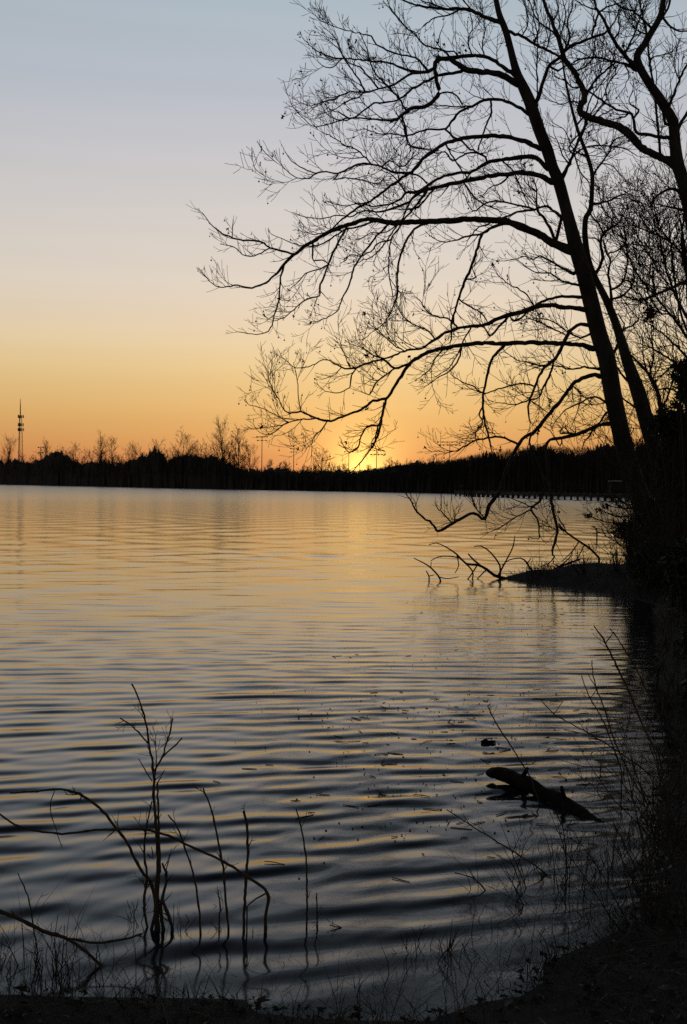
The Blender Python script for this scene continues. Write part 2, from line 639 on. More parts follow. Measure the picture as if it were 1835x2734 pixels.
def woodland(name, label, x0, x1, dist_fn, step, seed, lump, depth, n_shards, shard_len, shard_w, cut=0.9):
    r = np.random.default_rng(seed)
    cols = np.arange(x0, x1 + step, step)
    top_y = np.interp(cols, PFX, PFY)
    V, Q = [], []
    rowsn = 6
    dist = np.array([dist_fn(c) for c in cols])
    heights = np.array([P(c, ty, d).z for c, ty, d in zip(cols, top_y, dist)])
    jag = np.clip(noise2(cols * 0.05, cols * 0, seed, 4, 1.0), -1, 1)
    for i, c in enumerate(cols):
        lo = ray(c, horizon_y(c))
        d = dist[i]
        h = heights[i] * (cut + lump * jag[i])
        back = np.array([0.0, 0.10, 0.22, 0.45, 0.75, 1.0]) * depth
        frac = np.array([-0.08, 0.55, 0.86, 1.0, 0.8, -0.05])
        for bk, fr in zip(back, frac):
            dd = d + bk + 1.0 + r.normal(0, 0.02 * depth)
            V.append((lo.x / lo.y * dd, dd, max(fr * h + (r.normal(0, 0.05) * h if 0 < fr else 0), -0.4)))
    V = np.array(V)
    ncol = len(cols)
    ii = np.arange(ncol * rowsn).reshape(ncol, rowsn)
    Q = np.stack([ii[:-1, :-1], ii[1:, :-1], ii[1:, 1:], ii[:-1, 1:]], axis=-1).reshape(-1, 4)
    # bare tops: slender upright twig blades all over the mass
    k = r.integers(0, ncol, n_shards)
    u = r.random(n_shards)
    bk = u * depth * 0.75
    cc = cols[k] + r.uniform(-step, step, n_shards)
    lx = np.interp(cc, cols, [ray(c, horizon_y(c)).x / ray(c, horizon_y(c)).y for c in cols])
    dd = np.interp(cc, cols, dist) + 1.0 + bk
    hh = np.interp(cc, cols, heights)
    env = np.interp(bk / depth, [0, 0.1, 0.22, 0.45, 0.75], [0.45, 0.8, 0.92, 1.0, 0.9])
    zb = hh * env * r.uniform(0.55, 0.97, n_shards)
    ln = shard_len * r.uniform(0.35, 1.3, n_shards) ** 1.2
    ln = np.minimum(ln, np.maximum(hh * env * r.uniform(0.96, 1.08, n_shards) - zb, 0.25))
    tilt = r.normal(0, 0.6, n_shards)
    az = r.uniform(0, 2 * math.pi, n_shards)
    base = np.stack([lx * dd, dd, zb], -1)
    dirv = np.stack([np.sin(tilt), 0.4 * r.normal(0, 0.4, n_shards), np.cos(tilt)], -1)
    wv = np.stack([np.cos(az), np.sin(az), np.zeros(n_shards)], -1) * (shard_w * r.uniform(0.5, 1.5, n_shards))[:, None]
    wv2 = np.stack([-np.sin(az), np.cos(az), np.zeros(n_shards)], -1) * (shard_w * 0.5)
    tip = base + dirv * ln[:, None]
    sv = np.stack([base - wv, base + wv, base + wv2, tip], 1).reshape(-1, 3)
    o = np.arange(n_shards)[:, None] * 4 + len(V)
    T = np.concatenate([o + np.array([[0, 1, 3]]), o + np.array([[1, 2, 3]]), o + np.array([[2, 0, 3]])])
    ob = obj(name, mesh_np(name, np.concatenate([V, sv]), Q, T), M['farwood'])
    ob['kind'] = 'stuff'
    ob['label'] = label
    return ob


far_d = {}


def d_left(c):
    return shore_line_at(c)


def d_right(c):
    # the nearer wooded rise behind the pier
    return float(np.interp(c, [960, 1230, 1690, 2600], [285, 252, 210, 190]))


woodland('far_woodland', 'dark band of bare winter woodland along the far shore', -2600, 1240, d_left, 4.0, 3, 0.10, 34, 60000, 3.0, 0.07)
woodland('hillside_woodland', 'dark wooded rise above the pier on the right', 960, 2500, d_right, 3.0, 4, 0.12, 26, 45000, 1.6, 0.045)


# distant bare trees that stand above the wood
def bare_tree_mesh(r, height, spread, rmin, fan=0.5, dens=1.0, clear=0.3):
    trunk, crown = Tubes(6), Tubes(3)
    pts, rad = [], []
    x = y = 0.0
    nseg = 9
    r0 = height * 0.016 + rmin
    for i in range(nseg + 1):
        f = i / nseg
        pts.append(Vector((x, y, height * 0.78 * f)))
        rad.append(max(r0 * (1 - 0.85 * f), rmin))
        x += r.gauss(0, height * 0.008)
        y += r.gauss(0, height * 0.008)
    trunk.add(pts, rad)

    def grow(p, d, ln, rr, lev):
        seg = max(3, int(4 + ln * 0.25))
        ps, rs = [p.copy()], [max(rr, rmin)]
        q = p.copy()
        dd = d.copy()
        for j in range(seg):
            dd = (dd + Vector((r.gauss(0, .16), r.gauss(0, .16), r.gauss(0.07, .12)))).normalized()
            q = q + dd * (ln / seg)
            ps.append(q.copy())
            rs.append(max(rr * (1 - (j + 1) / seg * 0.75), rmin))
            if lev < 3 and j > 0:
                for s in range(1 if r.random() < 0.75 * dens else 2):
                    a = r.uniform(0.35, 0.85)
                    side = Vector((r.gauss(0, 1), r.gauss(0, 1), r.gauss(0.2, .6)))
                    side = (side - dd * side.dot(dd))
                    if side.length < 1e-3:
                        continue
                    nd = (dd * math.cos(a) + side.normalized() * math.sin(a)).normalized()
                    grow(q, nd, ln * r.uniform(0.34, 0.6), rr * 0.5, lev + 1)
        crown.add(ps, rs)

    for i in range(2, nseg + 1):
        f = i / nseg
        if f < clear:
            continue
        for s in range(3 + (1 if r.random() < dens - 0.5 else 0)):
            a = r.uniform(0, 2 * math.pi)
            d = Vector((math.cos(a) * spread, math.sin(a) * spread, fan + 0.6 * f)).normalized()
            grow(pts[i].copy(), d, height * r.uniform(0.22, 0.36) * (1.15 - 0.55 * f), rad[i] * 0.6, 1)
    return trunk, crown


DIST_TREES = [  # photo column, top row, spread, fan, density, label
    (20, 1163, 0.7, 0.7, 1.0, 'bare spreading tree left of the radio tower on the far shore'),
    (120, 1176, 0.6, 0.9, 0.9, 'bare feathery tree just right of the radio tower'),
    (158, 1190, 0.9, 0.6, 1.3, 'low rounded bushy tree between radio tower and slim spire tree'),
    (202, 1186, 0.5, 0.9, 0.8, 'small bare tree left of the slim spire tree'),
    (240, 1198, 0.8, 0.6, 1.2, 'low bushy bare tree touching the slim spire tree'),
    (270, 1161, 0.12, 0.8, 0.9, 'slim spire-like tree standing straight above the far wood'),
    (297, 1172, 0.5, 0.9, 0.9, 'thin bare tree just right of the slim spire tree'),
    (352, 1180, 0.6, 0.8, 0.9, 'bare tree with flat top mid-left on the far shore'),
    (415, 1168, 0.9, 0.6, 1.4, 'broad dark bushy tree mid-left on the far shore'),
    (492, 1152, 0.8, 0.7, 0.9, 'tall rounded bare tree left of the tallest far tree'),
    (530, 1178, 0.7, 0.7, 1.0, 'lower bare tree beside the tall rounded one'),
    (594, 1120, 0.6, 0.95, 1.0, 'tallest bare tree on the far shore with a forked top'),
    (638, 1142, 0.6, 0.9, 0.8, 'leaning thin bare tree just right of the tallest far tree'),
    (666, 1182, 0.7, 0.7, 0.8, 'small bare tree left of the tall floodlight mast'),
    (858, 1196, 0.9, 0.9, 1.2, 'fan-shaped bare tree left of the setting sun'),
    (1040, 1222, 0.8, 0.7, 1.0, 'low bare tree right of the setting sun'),
]
fr_ = random.Random(44)
for px in (62, 88, 182, 226, 322, 376, 440, 458, 472, 512, 556, 574, 616, 648, 690, 722, 742, 764, 806, 826, 842, 884, 902, 922, 985, 1062, 1090, 1120, 1160, -20, -60, -110, -160):
    DIST_TREES.append((px, float(np.interp(px, PFX, PFY)) - fr_.uniform(6, 26) * (1.0 if px < 660 else 0.7), fr_.uniform(0.5, 0.9), fr_.uniform(0.6, 1.0), fr_.uniform(0.8, 1.3), 'low bare tree in the fringe along the top of the far wood'))
for i, (px, top, spread, fan, dens, lab) in enumerate(DIST_TREES):
    d = shore_line_at(px) + 16
    b0 = P(px, horizon_y(px), d)
    zt = P(px, top, d).z
    rr = random.Random(100 + i)
    t = thing('bare_tree', lab, 'tree', (b0.x, b0.y, 0.6), 'bare trees rising from the far shore' if i < 16 else 'low fringe trees of the far wood')
    tr, cr = bare_tree_mesh(rr, (zt - 0.6) * 1.0, spread, 0.026, fan, dens, 0.2)
    for nm, tb in (('trunk', tr), ('crown', cr)):
        me = tb.mesh(nm)
        o = bpy.data.objects.new(nm, me)
        col.objects.link(o)
        me.materials.append(M['farwood'])
        o.parent = t


# ------------------------------------------------------------------ structures on the far shore
def bar(tb, a, b, r):
    tb.add([Vector(a), Vector(b)], [r, r])


def box_mesh(sx, sy, sz, bevel=0.0):
    v = [(x * sx / 2, y * sy / 2, z * sz / 2) for x in (-1, 1) for y in (-1, 1) for z in (-1, 1)]
    f = [(0, 1, 3), (0, 3, 2), (4, 6, 7), (4, 7, 5), (0, 4, 5), (0, 5, 1), (2, 3, 7), (2, 7, 6), (0, 2, 6), (0, 6, 4), (1, 5, 7), (1, 7, 3)]
    return np.array(v), np.array(f)


def add_box(tb, c, s, rotz=0.0):
    v, f = box_mesh(*s)
    ca, sa = math.cos(rotz), math.sin(rotz)
    v = np.stack([v[:, 0] * ca - v[:, 1] * sa, v[:, 0] * sa + v[:, 1] * ca, v[:, 2]], -1) + np.array(c)
    tb.add_mesh(v, f)


def child(name, tb, mat, parent, **props):
    """A part whose mesh is given in its thing's local space."""
    me = tb.mesh(name)
    me.materials.append(mat)
    o = bpy.data.objects.new(name, me)
    col.objects.link(o)
    o.parent = parent
    for k, v in props.items():
        o[k] = v
    return o


# radio tower
d = 640.0
bt = P(54, horizon_y(54), d)
tower = thing('radio_tower', 'tall lattice radio tower with three antenna tiers above the far wood', 'tower', (bt.x, bt.y, 0.5))
ztop = P(54, 1064, d).z - 0.5
z_split = P(54, 1112, d).z - 0.5
mast, lattice = Tubes(5), Tubes(4)


def leg_r(z):
    return 1.55 * (1 - z / (z_split * 1.25)) + 0.45


for k in range(3):
    a = 2 * math.pi * k / 3 + 0.4
    leg = Tubes(5)
    zs = np.linspace(0, z_split, 12)
    leg.add([Vector((math.cos(a) * leg_r(z), math.sin(a) * leg_r(z), z)) for z in zs], [0.15] * len(zs))
    child('leg', leg, M['steel'], tower)
    a2 = a + 2 * math.pi / 3
    nb = 16
    for i in range(nb):
        z0, z1 = z_split * i / nb, z_split * (i + 1) / nb
        p0 = Vector((math.cos(a) * leg_r(z0), math.sin(a) * leg_r(z0), z0))
        p1 = Vector((math.cos(a2) * leg_r(z1), math.sin(a2) * leg_r(z1), z1))
        p2 = Vector((math.cos(a2) * leg_r(z0), math.sin(a2) * leg_r(z0), z0))
        bar(lattice, p0, p1, 0.06)
        bar(lattice, p0, p2, 0.05)
child('bracing', lattice, M['steel'], tower)
mast.add([Vector((0, 0, z_split - 1)), Vector((0, 0, z_split + (ztop - z_split) * 0.55)), Vector((0, 0, ztop))], [0.34, 0.28, 0.10])
child('mast', mast, M['steel'], tower)
for row, wid in ((1112, 1.0), (1134, 0.95), (1147, 1.05)):
    zz = P(54, row, d).z - 0.5
    ring = Tubes(5)
    rad = 1.9 * wid
    for k in range(3):
        a = 2 * math.pi * k / 3 + 0.15
        a2 = a + 2 * math.pi / 3
        bar(ring, (math.cos(a) * rad, math.sin(a) * rad, zz), (math.cos(a2) * rad, math.sin(a2) * rad, zz), 0.10)
        bar(ring, (0, 0, zz), (math.cos(a) * rad, math.sin(a) * rad, zz), 0.09)
    pf = child('antenna_tier', ring, M['steel'], tower)
    for k in range(3):
        a = 2 * math.pi * k / 3 + 0.15
        a2 = a + 2 * math.pi / 3
        for f in (0.06, 0.36, 0.64, 0.94):
            pan = Tubes(4)
            x = (math.cos(a) * (1 - f) + math.cos(a2) * f) * rad
            y = (math.sin(a) * (1 - f) + math.sin(a2) * f) * rad
            add_box(pan, (x, y, zz), (0.42, 0.26, 1.7), (a + a2) / 2)
            child('antenna_panel', pan, M['steel'], pf)

# floodlight masts of a sports ground behind the wood
MASTS = [(699, 1166, 1262, 15, (0, 6), 2, 3, 'tall floodlight mast with two lamp rows, left of the sunset'),
         (784, 1197, 1258, 9, (0, 6), 2, 2, 'shorter floodlight mast second from the left beyond the wood'),
         (931, 1206, 1258, 12, (0, 6), 1, 2, 'slim floodlight mast against the sun glow behind hanging twigs'),
         (1005, 1202, 1256, 19, (0, 7), 2, 4, 'floodlight mast just right of the setting sun'),
         (1200, 1180, 1240, 36, (0, 5), 2, 6, 'wide floodlight mast with a long lamp bar before the wooded rise'),
         (109, 1194, 1250, 7, (0, 9), 2, 2, 'small lamp mast right of the radio tower')]
for px, top, basey, halfw, offs, rows_n, lamps, lab in MASTS:
    d = 600.0 if px < 1100 else 330.0
    b0 = P(px, horizon_y(px), d)
    s = d / FPX
    t = thing('floodlight_mast', lab, 'floodlight mast', (b0.x, b0.y, 0.5), 'floodlight masts beyond the far shore')
    zt = P(px, top, d).z - 0.5
    pole = Tubes(6)
    pole.add([Vector((0, 0, 0)), Vector((0, 0, zt * 0.5)), Vector((0, 0, zt))], [1.5 * s, 1.2 * s, 0.9 * s])
    child('pole', pole, M['steel'], t)
    for rw in range(rows_n):
        zz = zt - rw * offs[1] * s * 1.6
        hw = halfw * s * (1.0 if rw == 0 else 0.85) * 0.9
        cb = Tubes(4)
        bar(cb, (-hw, 0, zz), (hw, 0, zz), 0.55 * s)
        cbo = child('crossbar', cb, M['steel'], t)
        for k in range(lamps):
            lp = Tubes(4)
            xx = -hw + 2 * hw * (k + 0.0) / max(1, lamps - 1)
            add_box(lp, (xx, 0.4 * s, zz - 0.4 * s), (3.4 * s if lamps < 4 else 4.2 * s, 2.6 * s, 3.0 * s), 0.2 * (k - lamps / 2))
            child('lamp', lp, M['steel'], cbo)

# pier on posts, reaching out from the right-hand shore
pa = on_level(1228, 1324.5, 0.0)
pb = on_level(1700, 1340.0, 0.0)
pier = thing('pier', 'low dark wooden pier on posts below the wooded rise', 'pier', (pa.x, pa.y, 0))
dv = Vector((pb.x - pa.x, pb.y - pa.y, 0))
plen = dv.length
dv.normalize()
nv = Vector((-dv.y, dv.x, 0))
pier.rotation_euler = (0, 0, math.atan2(dv.y, dv.x))
deck_z = 0.85
beam = Tubes(4)
for yy in (-0.85, 0.85):
    add_box(beam, (plen / 2, yy, deck_z - 0.22), (plen, 0.16, 0.28))
child('beam', beam, M['plank'], pier)
npl = 110
plank_me = None
for i in range(npl):
    x = (i + 0.5) * plen / npl
    if plank_me is None:
        tb = Tubes(4)
        add_box(tb, (0, 0, 0), (plen / npl * 0.93, 2.1, 0.07))
        plank_me = tb.mesh('plank')
        plank_me.materials.append(M['plank'])
    o = bpy.data.objects.new('plank', plank_me)
    col.objects.link(o)
    o.parent = pier
    o.location = (x, 0, deck_z - 0.02 + 0.012 * ((i * 7) % 3))
post_me = None
for i in range(31):
    for yy in (-0.9, 0.9):
        if post_me is None:
            tb = Tubes(7)
            tb.add([Vector((0, 0, -1.2)), Vector((0, 0, 0.3)), Vector((0, 0, 1.0))], [0.15, 0.14, 0.13])
            post_me = tb.mesh('post')
            post_me.materials.append(M['plank'])
        o = bpy.data.objects.new('post', post_me)
        col.objects.link(o)
        o.parent = pier
        o.location = (0.4 + i * (plen - 0.8) / 30 + (0.3 if yy > 0 else 0), yy, 0)

# small shed whose pale roof shows faintly in the dark bank
sp = P(1642, 1284, 150.0)
shed = thing('shed', 'small shed with a faint pale roof on the dark far right bank', 'shed', (sp.x, sp.y, 0.3))
tb = Tubes(4)
add_box(tb, (0, 0, (sp.z - 0.5) / 2), (1.2, 1.6, sp.z - 0.5))
child('wall', tb, M['farwood'], shed)
tb = Tubes(4)
zr = sp.z - 0.45
tb.add_mesh([(-0.8, -1.0, zr), (0.8, -1.0, zr), (0.8, 0, zr + 0.2), (-0.8, 0, zr + 0.2), (-0.8, 1.0, zr), (0.8, 1.0, zr), (-0.8, 0, zr - 0.02), (0.8, 0, zr - 0.02)],
            [(0, 1, 2), (0, 2, 3), (3, 2, 5), (3, 5, 4), (0, 3, 4), (1, 5, 2), (0, 6, 1), (1, 6, 7), (6, 4, 7), (7, 4, 5)])
child('roof', tb, M['paleroof'], shed)
tb = Tubes(4)
add_box(tb, (0.2, -0.83, (sp.z - 0.5) * 0.45), (0.6, 0.06, (sp.z - 0.5) * 0.8))
child('door', tb, M['farwood'], shed)

# ------------------------------------------------------------------ the sycamores on the right bank
# limbs are traced in photo pixels as (x, y, half width) and given their own distances

T1_TRUNK = [(1748, 1490, 36), (1732, 1405, 31), (1712, 1335, 28), (1690, 1270, 26), (1670, 1205, 25), (1655, 1140, 24), (1637, 1055, 24), (1620, 957, 24), (1600, 895, 23), (1577, 801, 22),
            (1560, 734, 21), (1540, 667, 20), (1514, 567, 16), (1492, 486, 16), (1475, 445, 15), (1463, 405, 16), (1439, 344, 16), (1419, 283, 16),
            (1402, 243, 15), (1383, 202, 12), (1371, 162, 10), (1361, 121, 9), (1350, 81, 9), (1334, 40, 8), (1325, 0, 7), (1308, -90, 6.5),
            (1296, -200, 5.5), (1275, -330, 4), (1262, -460, 2.5), (1240, -560, 1.2)]
T1 = [
    # (drift, limb, [branches])
    (0.25, [(1530, 672, 13), (1483, 652, 11), (1435, 624, 10), (1394, 607, 10), (1354, 591, 9), (1301, 587, 8), (1240, 585, 8), (1200, 589, 8), (1110, 592, 7.5), (1036, 594, 7), (1004, 587, 6.5),
            (973, 587, 6), (929, 600, 6), (879, 620, 5.5), (835, 645, 5), (786, 679, 4.5), (759, 705, 4), (732, 737, 3), (703, 759, 2.8), (665, 770, 2.5), (634, 761, 2), (598, 768, 1.6), (567, 757, 1.2), (545, 732, 1)],
     [[(786, 679, 3), (723, 661, 2.5), (696, 645, 2.5), (652, 641, 2.2), (612, 632, 2), (580, 614, 1.6), (558, 592, 1.2), (540, 567, 1)],
      [(723, 661, 2), (690, 678, 1.8), (657, 683, 1.6), (625, 660, 1.2), (604, 655, 1)],
      [(759, 705, 3), (748, 750, 2.2), (746, 790, 2), (734, 839, 2), (723, 875, 1.6), (696, 893, 1.3), (661, 891, 1.1), (634, 886, 1)],
      [(929, 603, 3.5), (911, 634, 3), (888, 679, 3), (871, 723, 2.6), (853, 768, 2.5), (855, 790, 2.2), (821, 797, 2), (786, 826, 1.6), (759, 848, 1.3), (732, 857, 1)],
      [(1036, 600, 3), (1000, 638, 2.6), (969, 679, 2.5), (946, 714, 2.5), (933, 759, 2.2), (915, 795, 2), (904, 826, 1.6), (879, 844, 1.2), (839, 862, 1)],
      [(1134, 598, 3.5), (1107, 612, 3), (1085, 643, 3), (1071, 679, 3), (1062, 723, 3), (1060, 786, 2.8), (1049, 821, 2), (1031, 857, 1.6), (1000, 884, 1.2), (969, 906, 1)],
      [(1071, 602, 2.6), (1045, 638, 2.2), (1040, 679, 2), (1038, 723, 2), (1045, 768, 1.6), (1050, 790, 1)],
      [(1045, 640, 2.2), (1010, 650, 2), (990, 670, 1.8), (960, 685, 1.6), (940, 680, 1.3), (915, 700, 1)],
      [(1000, 590, 2.8), (955, 607, 2.4), (920, 615, 2.2), (880, 640, 2), (846, 655, 1.8), (800, 655, 1.5), (760, 640, 1.2), (725, 625, 1)],
      [(835, 645, 2.6), (835, 680, 2.2), (838, 695, 2), (860, 695, 1.6), (878, 706, 1.4)],
      [(879, 706, 2), (846, 720, 1.8), (815, 730, 1.6), (800, 750, 1.4), (782, 765, 1)],
      [(1354, 596, 5), (1330, 602, 4.5), (1291, 622, 4), (1278, 654, 4), (1258, 716, 4), (1242, 747, 3.6), (1227, 792, 3.4), (1215, 832, 3), (1206, 859, 3), (1206, 890, 2.4), (1202, 915, 1.5)],
      [(1291, 624, 3), (1250, 630, 2.6), (1215, 642, 2), (1180, 645, 1.6), (1150, 630, 1.2)],
      [(1242, 747, 2.4), (1270, 740, 2), (1262, 715, 1.6), (1285, 690, 1)],
      [(1227, 800, 2.2), (1265, 825, 2), (1290, 840, 1.8), (1303, 862, 1.2)]]),
    (-0.2, [(1471, 486, 9), (1443, 470, 7), (1403, 462, 6.5), (1362, 464, 6), (1301, 472, 6), (1240, 484, 5.6), (1200, 492, 5), (1159, 501, 5), (1121, 513, 4.6), (1094, 538, 3.6), (1055, 555, 3),
            (1015, 565, 2.6), (975, 562, 2.2), (935, 578, 2), (900, 575, 1.6), (850, 585, 1.3), (800, 575, 1)],
     [[(1143, 507, 4), (1110, 550, 3), (1080, 585, 2.6), (1060, 602, 2.2), (1035, 640, 2), (1000, 680, 1.6), (960, 700, 1.2)],
      [(1094, 540, 2.6), (1083, 565, 2.2), (1070, 590, 2), (1030, 620, 1.6), (990, 622, 1.2), (960, 640, 1)],
      [(1159, 503, 2.8), (1125, 545, 2.2), (1100, 560, 2), (1060, 558, 1.5)],
      [(1240, 488, 2.6), (1262, 520, 2.2), (1290, 545, 2), (1330, 560, 1.5)],
      [(1362, 466, 2.4), (1340, 490, 2), (1310, 500, 1.6), (1290, 520, 1.2)]]),
    (0.3, [(1463, 450, 8), (1443, 429, 6.5), (1419, 419, 6), (1382, 421, 6), (1342, 427, 5.5), (1305, 433, 5), (1281, 446, 4.6), (1261, 458, 4.2), (1200, 467, 4), (1167, 478, 4), (1140, 497, 4), (1113, 513, 4),
           (1083, 515, 3.6), (1072, 530, 3), (1040, 545, 2.6), (1000, 550, 2.2), (960, 543, 1.8), (920, 550, 1.4), (880, 540, 1)],
     [[(1300, 437, 3), (1296, 420, 2.8), (1274, 408, 2.6), (1246, 410, 2.4), (1209, 429, 2.2), (1190, 405, 2), (1160, 410, 1.6), (1150, 395, 1.2)],
      [(1083, 515, 2.6), (1068, 490, 2.2), (1050, 470, 1.6), (1020, 455, 1.2)],
      [(1342, 430, 2.4), (1365, 450, 2), (1382, 480, 1.8), (1400, 520, 1.4), (1430, 550, 1)],
      [(1261, 458, 2.2), (1240, 480, 2), (1205, 490, 1.6), (1180, 520, 1.2)]]),
    (-0.35, [(1443, 397, 8), (1403, 377, 6.5), (1362, 367, 6), (1313, 362, 6), (1261, 366, 5.6), (1236, 369, 5.2), (1190, 383, 5), (1159, 402, 5), (1129, 425, 4.6), (1106, 452, 4.4), (1090, 462, 4),
             (1044, 457, 3.2), (1018, 444, 3), (991, 438, 3), (964, 438, 3), (930, 450, 2.5), (903, 463, 2.2), (872, 459, 2), (845, 463, 2), (819, 478, 1.6), (792, 473, 1.3), (765, 455, 1.1), (742, 428, 1)],
     [[(1090, 465, 4), (1060, 486, 3.5), (1033, 505, 3.2), (991, 536, 3), (953, 557, 3), (915, 585, 2.5), (886, 612, 2), (850, 625, 1.5), (810, 620, 1)],
      [(1090, 462, 3), (1121, 471, 2.4), (1140, 490, 2)],
      [(991, 438, 2.2), (970, 415, 2), (945, 395, 1.8), (915, 385, 1.5), (880, 360, 1.2), (858, 352, 1)],
      [(903, 465, 2), (890, 480, 1.8), (915, 475, 1.8), (960, 480, 1.8), (1000, 490, 1.5)],
      [(1018, 446, 2.2), (1040, 430, 2), (1075, 445, 2), (1100, 420, 1.6)],
      [(1190, 385, 2.4), (1210, 420, 2.2), (1230, 450, 2), (1250, 480, 1.5)],
      [(845, 463, 1.6), (810, 450, 1.5), (780, 430, 1.3), (765, 410, 1)]]),
    (0.2, [(1411, 304, 6), (1394, 292, 4.6), (1362, 275, 4.2), (1321, 265, 4), (1293, 267, 4), (1261, 283, 3.6), (1228, 298, 3.4), (1205, 325, 3.2), (1190, 344, 3), (1140, 346, 2.6), (1083, 362, 2.2), (1044, 356, 2), (1010, 358, 1.6), (978, 345, 1.2), (950, 350, 1)],
     [[(1190, 346, 2.8), (1209, 364, 2.6), (1235, 378, 2.5), (1255, 398, 2.6), (1290, 410, 2)],
      [(1083, 362, 2), (1075, 330, 1.8), (1060, 305, 1.5)],
      [(1311, 268, 3), (1312, 300, 2.6), (1300, 330, 2.4), (1286, 370, 2), (1276, 400, 1.5)],
      [(1261, 283, 2.2), (1225, 285, 2), (1200, 283, 1.8), (1150, 283, 1.4), (1120, 290, 1)],
      [(1083, 362, 2), (1090, 385, 2), (1110, 395, 1.8), (1150, 400, 1.4)]]),
    (-0.15, [(1380, 222, 11), (1342, 202, 8.5), (1309, 194, 8), (1273, 190, 8), (1247, 188, 7.5), (1224, 172, 7), (1201, 157, 7), (1178, 157, 6.5), (1163, 168, 6.5), (1163, 191, 6), (1167, 218, 5.5), (1171, 249, 5.5),
             (1155, 272, 5.5), (1132, 285, 5.5), (1102, 289, 5.5), (1087, 298, 5), (1060, 318, 4), (1021, 321, 2.8), (987, 318, 2.5), (964, 314, 2.2), (930, 316, 2), (891, 327, 1.6), (845, 339, 1.4), (815, 321, 1.1), (788, 290, 1)],
     [[(1247, 190, 4.5), (1217, 193, 4), (1171, 203, 4), (1132, 222, 3.2), (1102, 237, 3), (1083, 253, 2.8), (1060, 268, 2.6), (1025, 274, 2.6), (998, 276, 2.5), (968, 298, 2.2), (937, 318, 2), (900, 320, 1.6), (870, 300, 1.2)],
      [(1163, 178, 5), (1152, 187, 4.6), (1121, 193, 4.2), (1090, 187, 3.6), (1060, 176, 3), (1029, 166, 2.6), (991, 163, 2.5), (949, 159, 2.2), (914, 157, 2), (880, 151, 2), (853, 140, 1.6), (830, 124, 1.3), (807, 99, 1)],
      [(1132, 191, 3.6), (1087, 201, 3.2), (1067, 218, 3), (1044, 230, 3), (1014, 237, 2.6), (976, 247, 2.5), (937, 245, 2.2), (891, 264, 2), (861, 272, 1.6), (830, 283, 1.2), (800, 275, 1)],
      [(1140, 188, 3.4), (1121, 161, 3), (1098, 151, 2.6), (1064, 145, 2.5), (1033, 132, 2.5), (1006, 119, 2.2), (991, 99, 2), (968, 92, 1.6), (930, 82, 1.5), (891, 71, 1.2), (861, 57, 1), (838, 38, 1)],
      [(1201, 155, 3), (1186, 136, 2.6), (1132, 119, 2.5), (1113, 96, 2.2), (1083, 73, 2), (1060, 46, 1.6), (1041, 19, 1.3), (1030, -20, 1)],
      [(976, 247, 2.6), (960, 215, 2.2), (935, 180, 2), (915, 150, 1.8), (900, 110, 1.4), (880, 85, 1)],
      [(1010, 237, 2.4), (985, 205, 2.2), (960, 180, 2), (930, 165, 1.6), (900, 125, 1.2)],
      [(1087, 300, 3), (1070, 270, 2.6), (1040, 235, 2.4), (1010, 205, 2.2), (990, 170, 2), (980, 130, 1.5), (965, 95, 1.1)],
      [(1073, 310, 2.6), (1083, 340, 2.4), (1085, 365, 2.2), (1098, 388, 2), (1130, 396, 1.6)],
      [(1173, 250, 2.4), (1195, 246, 2.2), (1220, 256, 2.2), (1235, 280, 2)],
      [(976, 247, 2), (950, 262, 1.8), (925, 272, 1.6), (898, 290, 1.4), (870, 300, 1)],
      [(930, 316, 1.6), (905, 300, 1.5), (880, 292, 1.3), (855, 262, 1)],
      [(914, 157, 1.8), (890, 178, 1.6), (870, 180, 1.4), (850, 165, 1)]]),
    (0.1, [(1375, 200, 7), (1342, 178, 5.5), (1317, 160, 5.2), (1293, 150, 5), (1261, 149, 5), (1230, 151, 5), (1201, 155, 5.5), (1188, 157, 5)],
     [[(1293, 150, 2.2), (1288, 120, 1.8), (1296, 80, 1.5), (1290, 40, 1.1)],
      [(1261, 148, 2), (1250, 110, 1.7), (1262, 70, 1.4), (1255, 30, 1)],
      [(1226, 150, 2), (1212, 138, 2), (1190, 138, 2), (1170, 118, 1.6), (1180, 80, 1.2)]]),
    (0.35, [(1340, 62, 7), (1301, 48, 5.5), (1261, 28, 5.2), (1232, 23, 4.6), (1197, 25, 4), (1140, 19, 3.2), (1102, 10, 2.6), (1071, -2, 2.2), (1030, -30, 1.6), (990, -50, 1)],
     [[(1232, 23, 2.6), (1200, 40, 2.2), (1160, 48, 1.8), (1130, 70, 1.4)],
      [(1190, 25, 2.4), (1160, 12, 2), (1120, 0, 1.6), (1080, -25, 1.2)],
      [(1261, 28, 2), (1240, 5, 1.8), (1215, -30, 1.4)]]),
    (-0.3, [(1427, 292, 7), (1443, 243, 5.2), (1459, 194, 4.6), (1467, 174, 4.2), (1492, 154, 4), (1516, 130, 4), (1548, 113, 4), (1581, 101, 3.6), (1617, 87, 3), (1637, 65, 2), (1650, 36, 1.4)],
     [[(1581, 101, 3.2), (1589, 65, 3), (1599, 36, 2.8), (1621, 20, 2.4), (1654, 8, 1.6)],
      [(1467, 176, 3.2), (1490, 190, 3), (1510, 178, 2.4), (1540, 170, 1.8)],
      [(1516, 130, 2.4), (1500, 90, 2), (1510, 40, 1.6), (1500, -10, 1.2)],
      [(1436, 270, 2.2), (1434, 180, 2), (1436, 100, 1.8), (1425, 40, 1.4), (1430, -10, 1)]]),
    (0.3, [(1357, 84, 5), (1394, 98, 4), (1427, 117, 4), (1459, 134, 3.6), (1492, 150, 3.2), (1520, 180, 2.5), (1540, 215, 1.8)],
     [[(1394, 98, 2.2), (1410, 60, 1.8), (1400, 10, 1.4)],
      [(1427, 117, 2.2), (1440, 70, 1.8), (1432, 20, 1.3)],
      [(1459, 134, 2), (1470, 90, 1.8), (1462, 40, 1.3)]]),
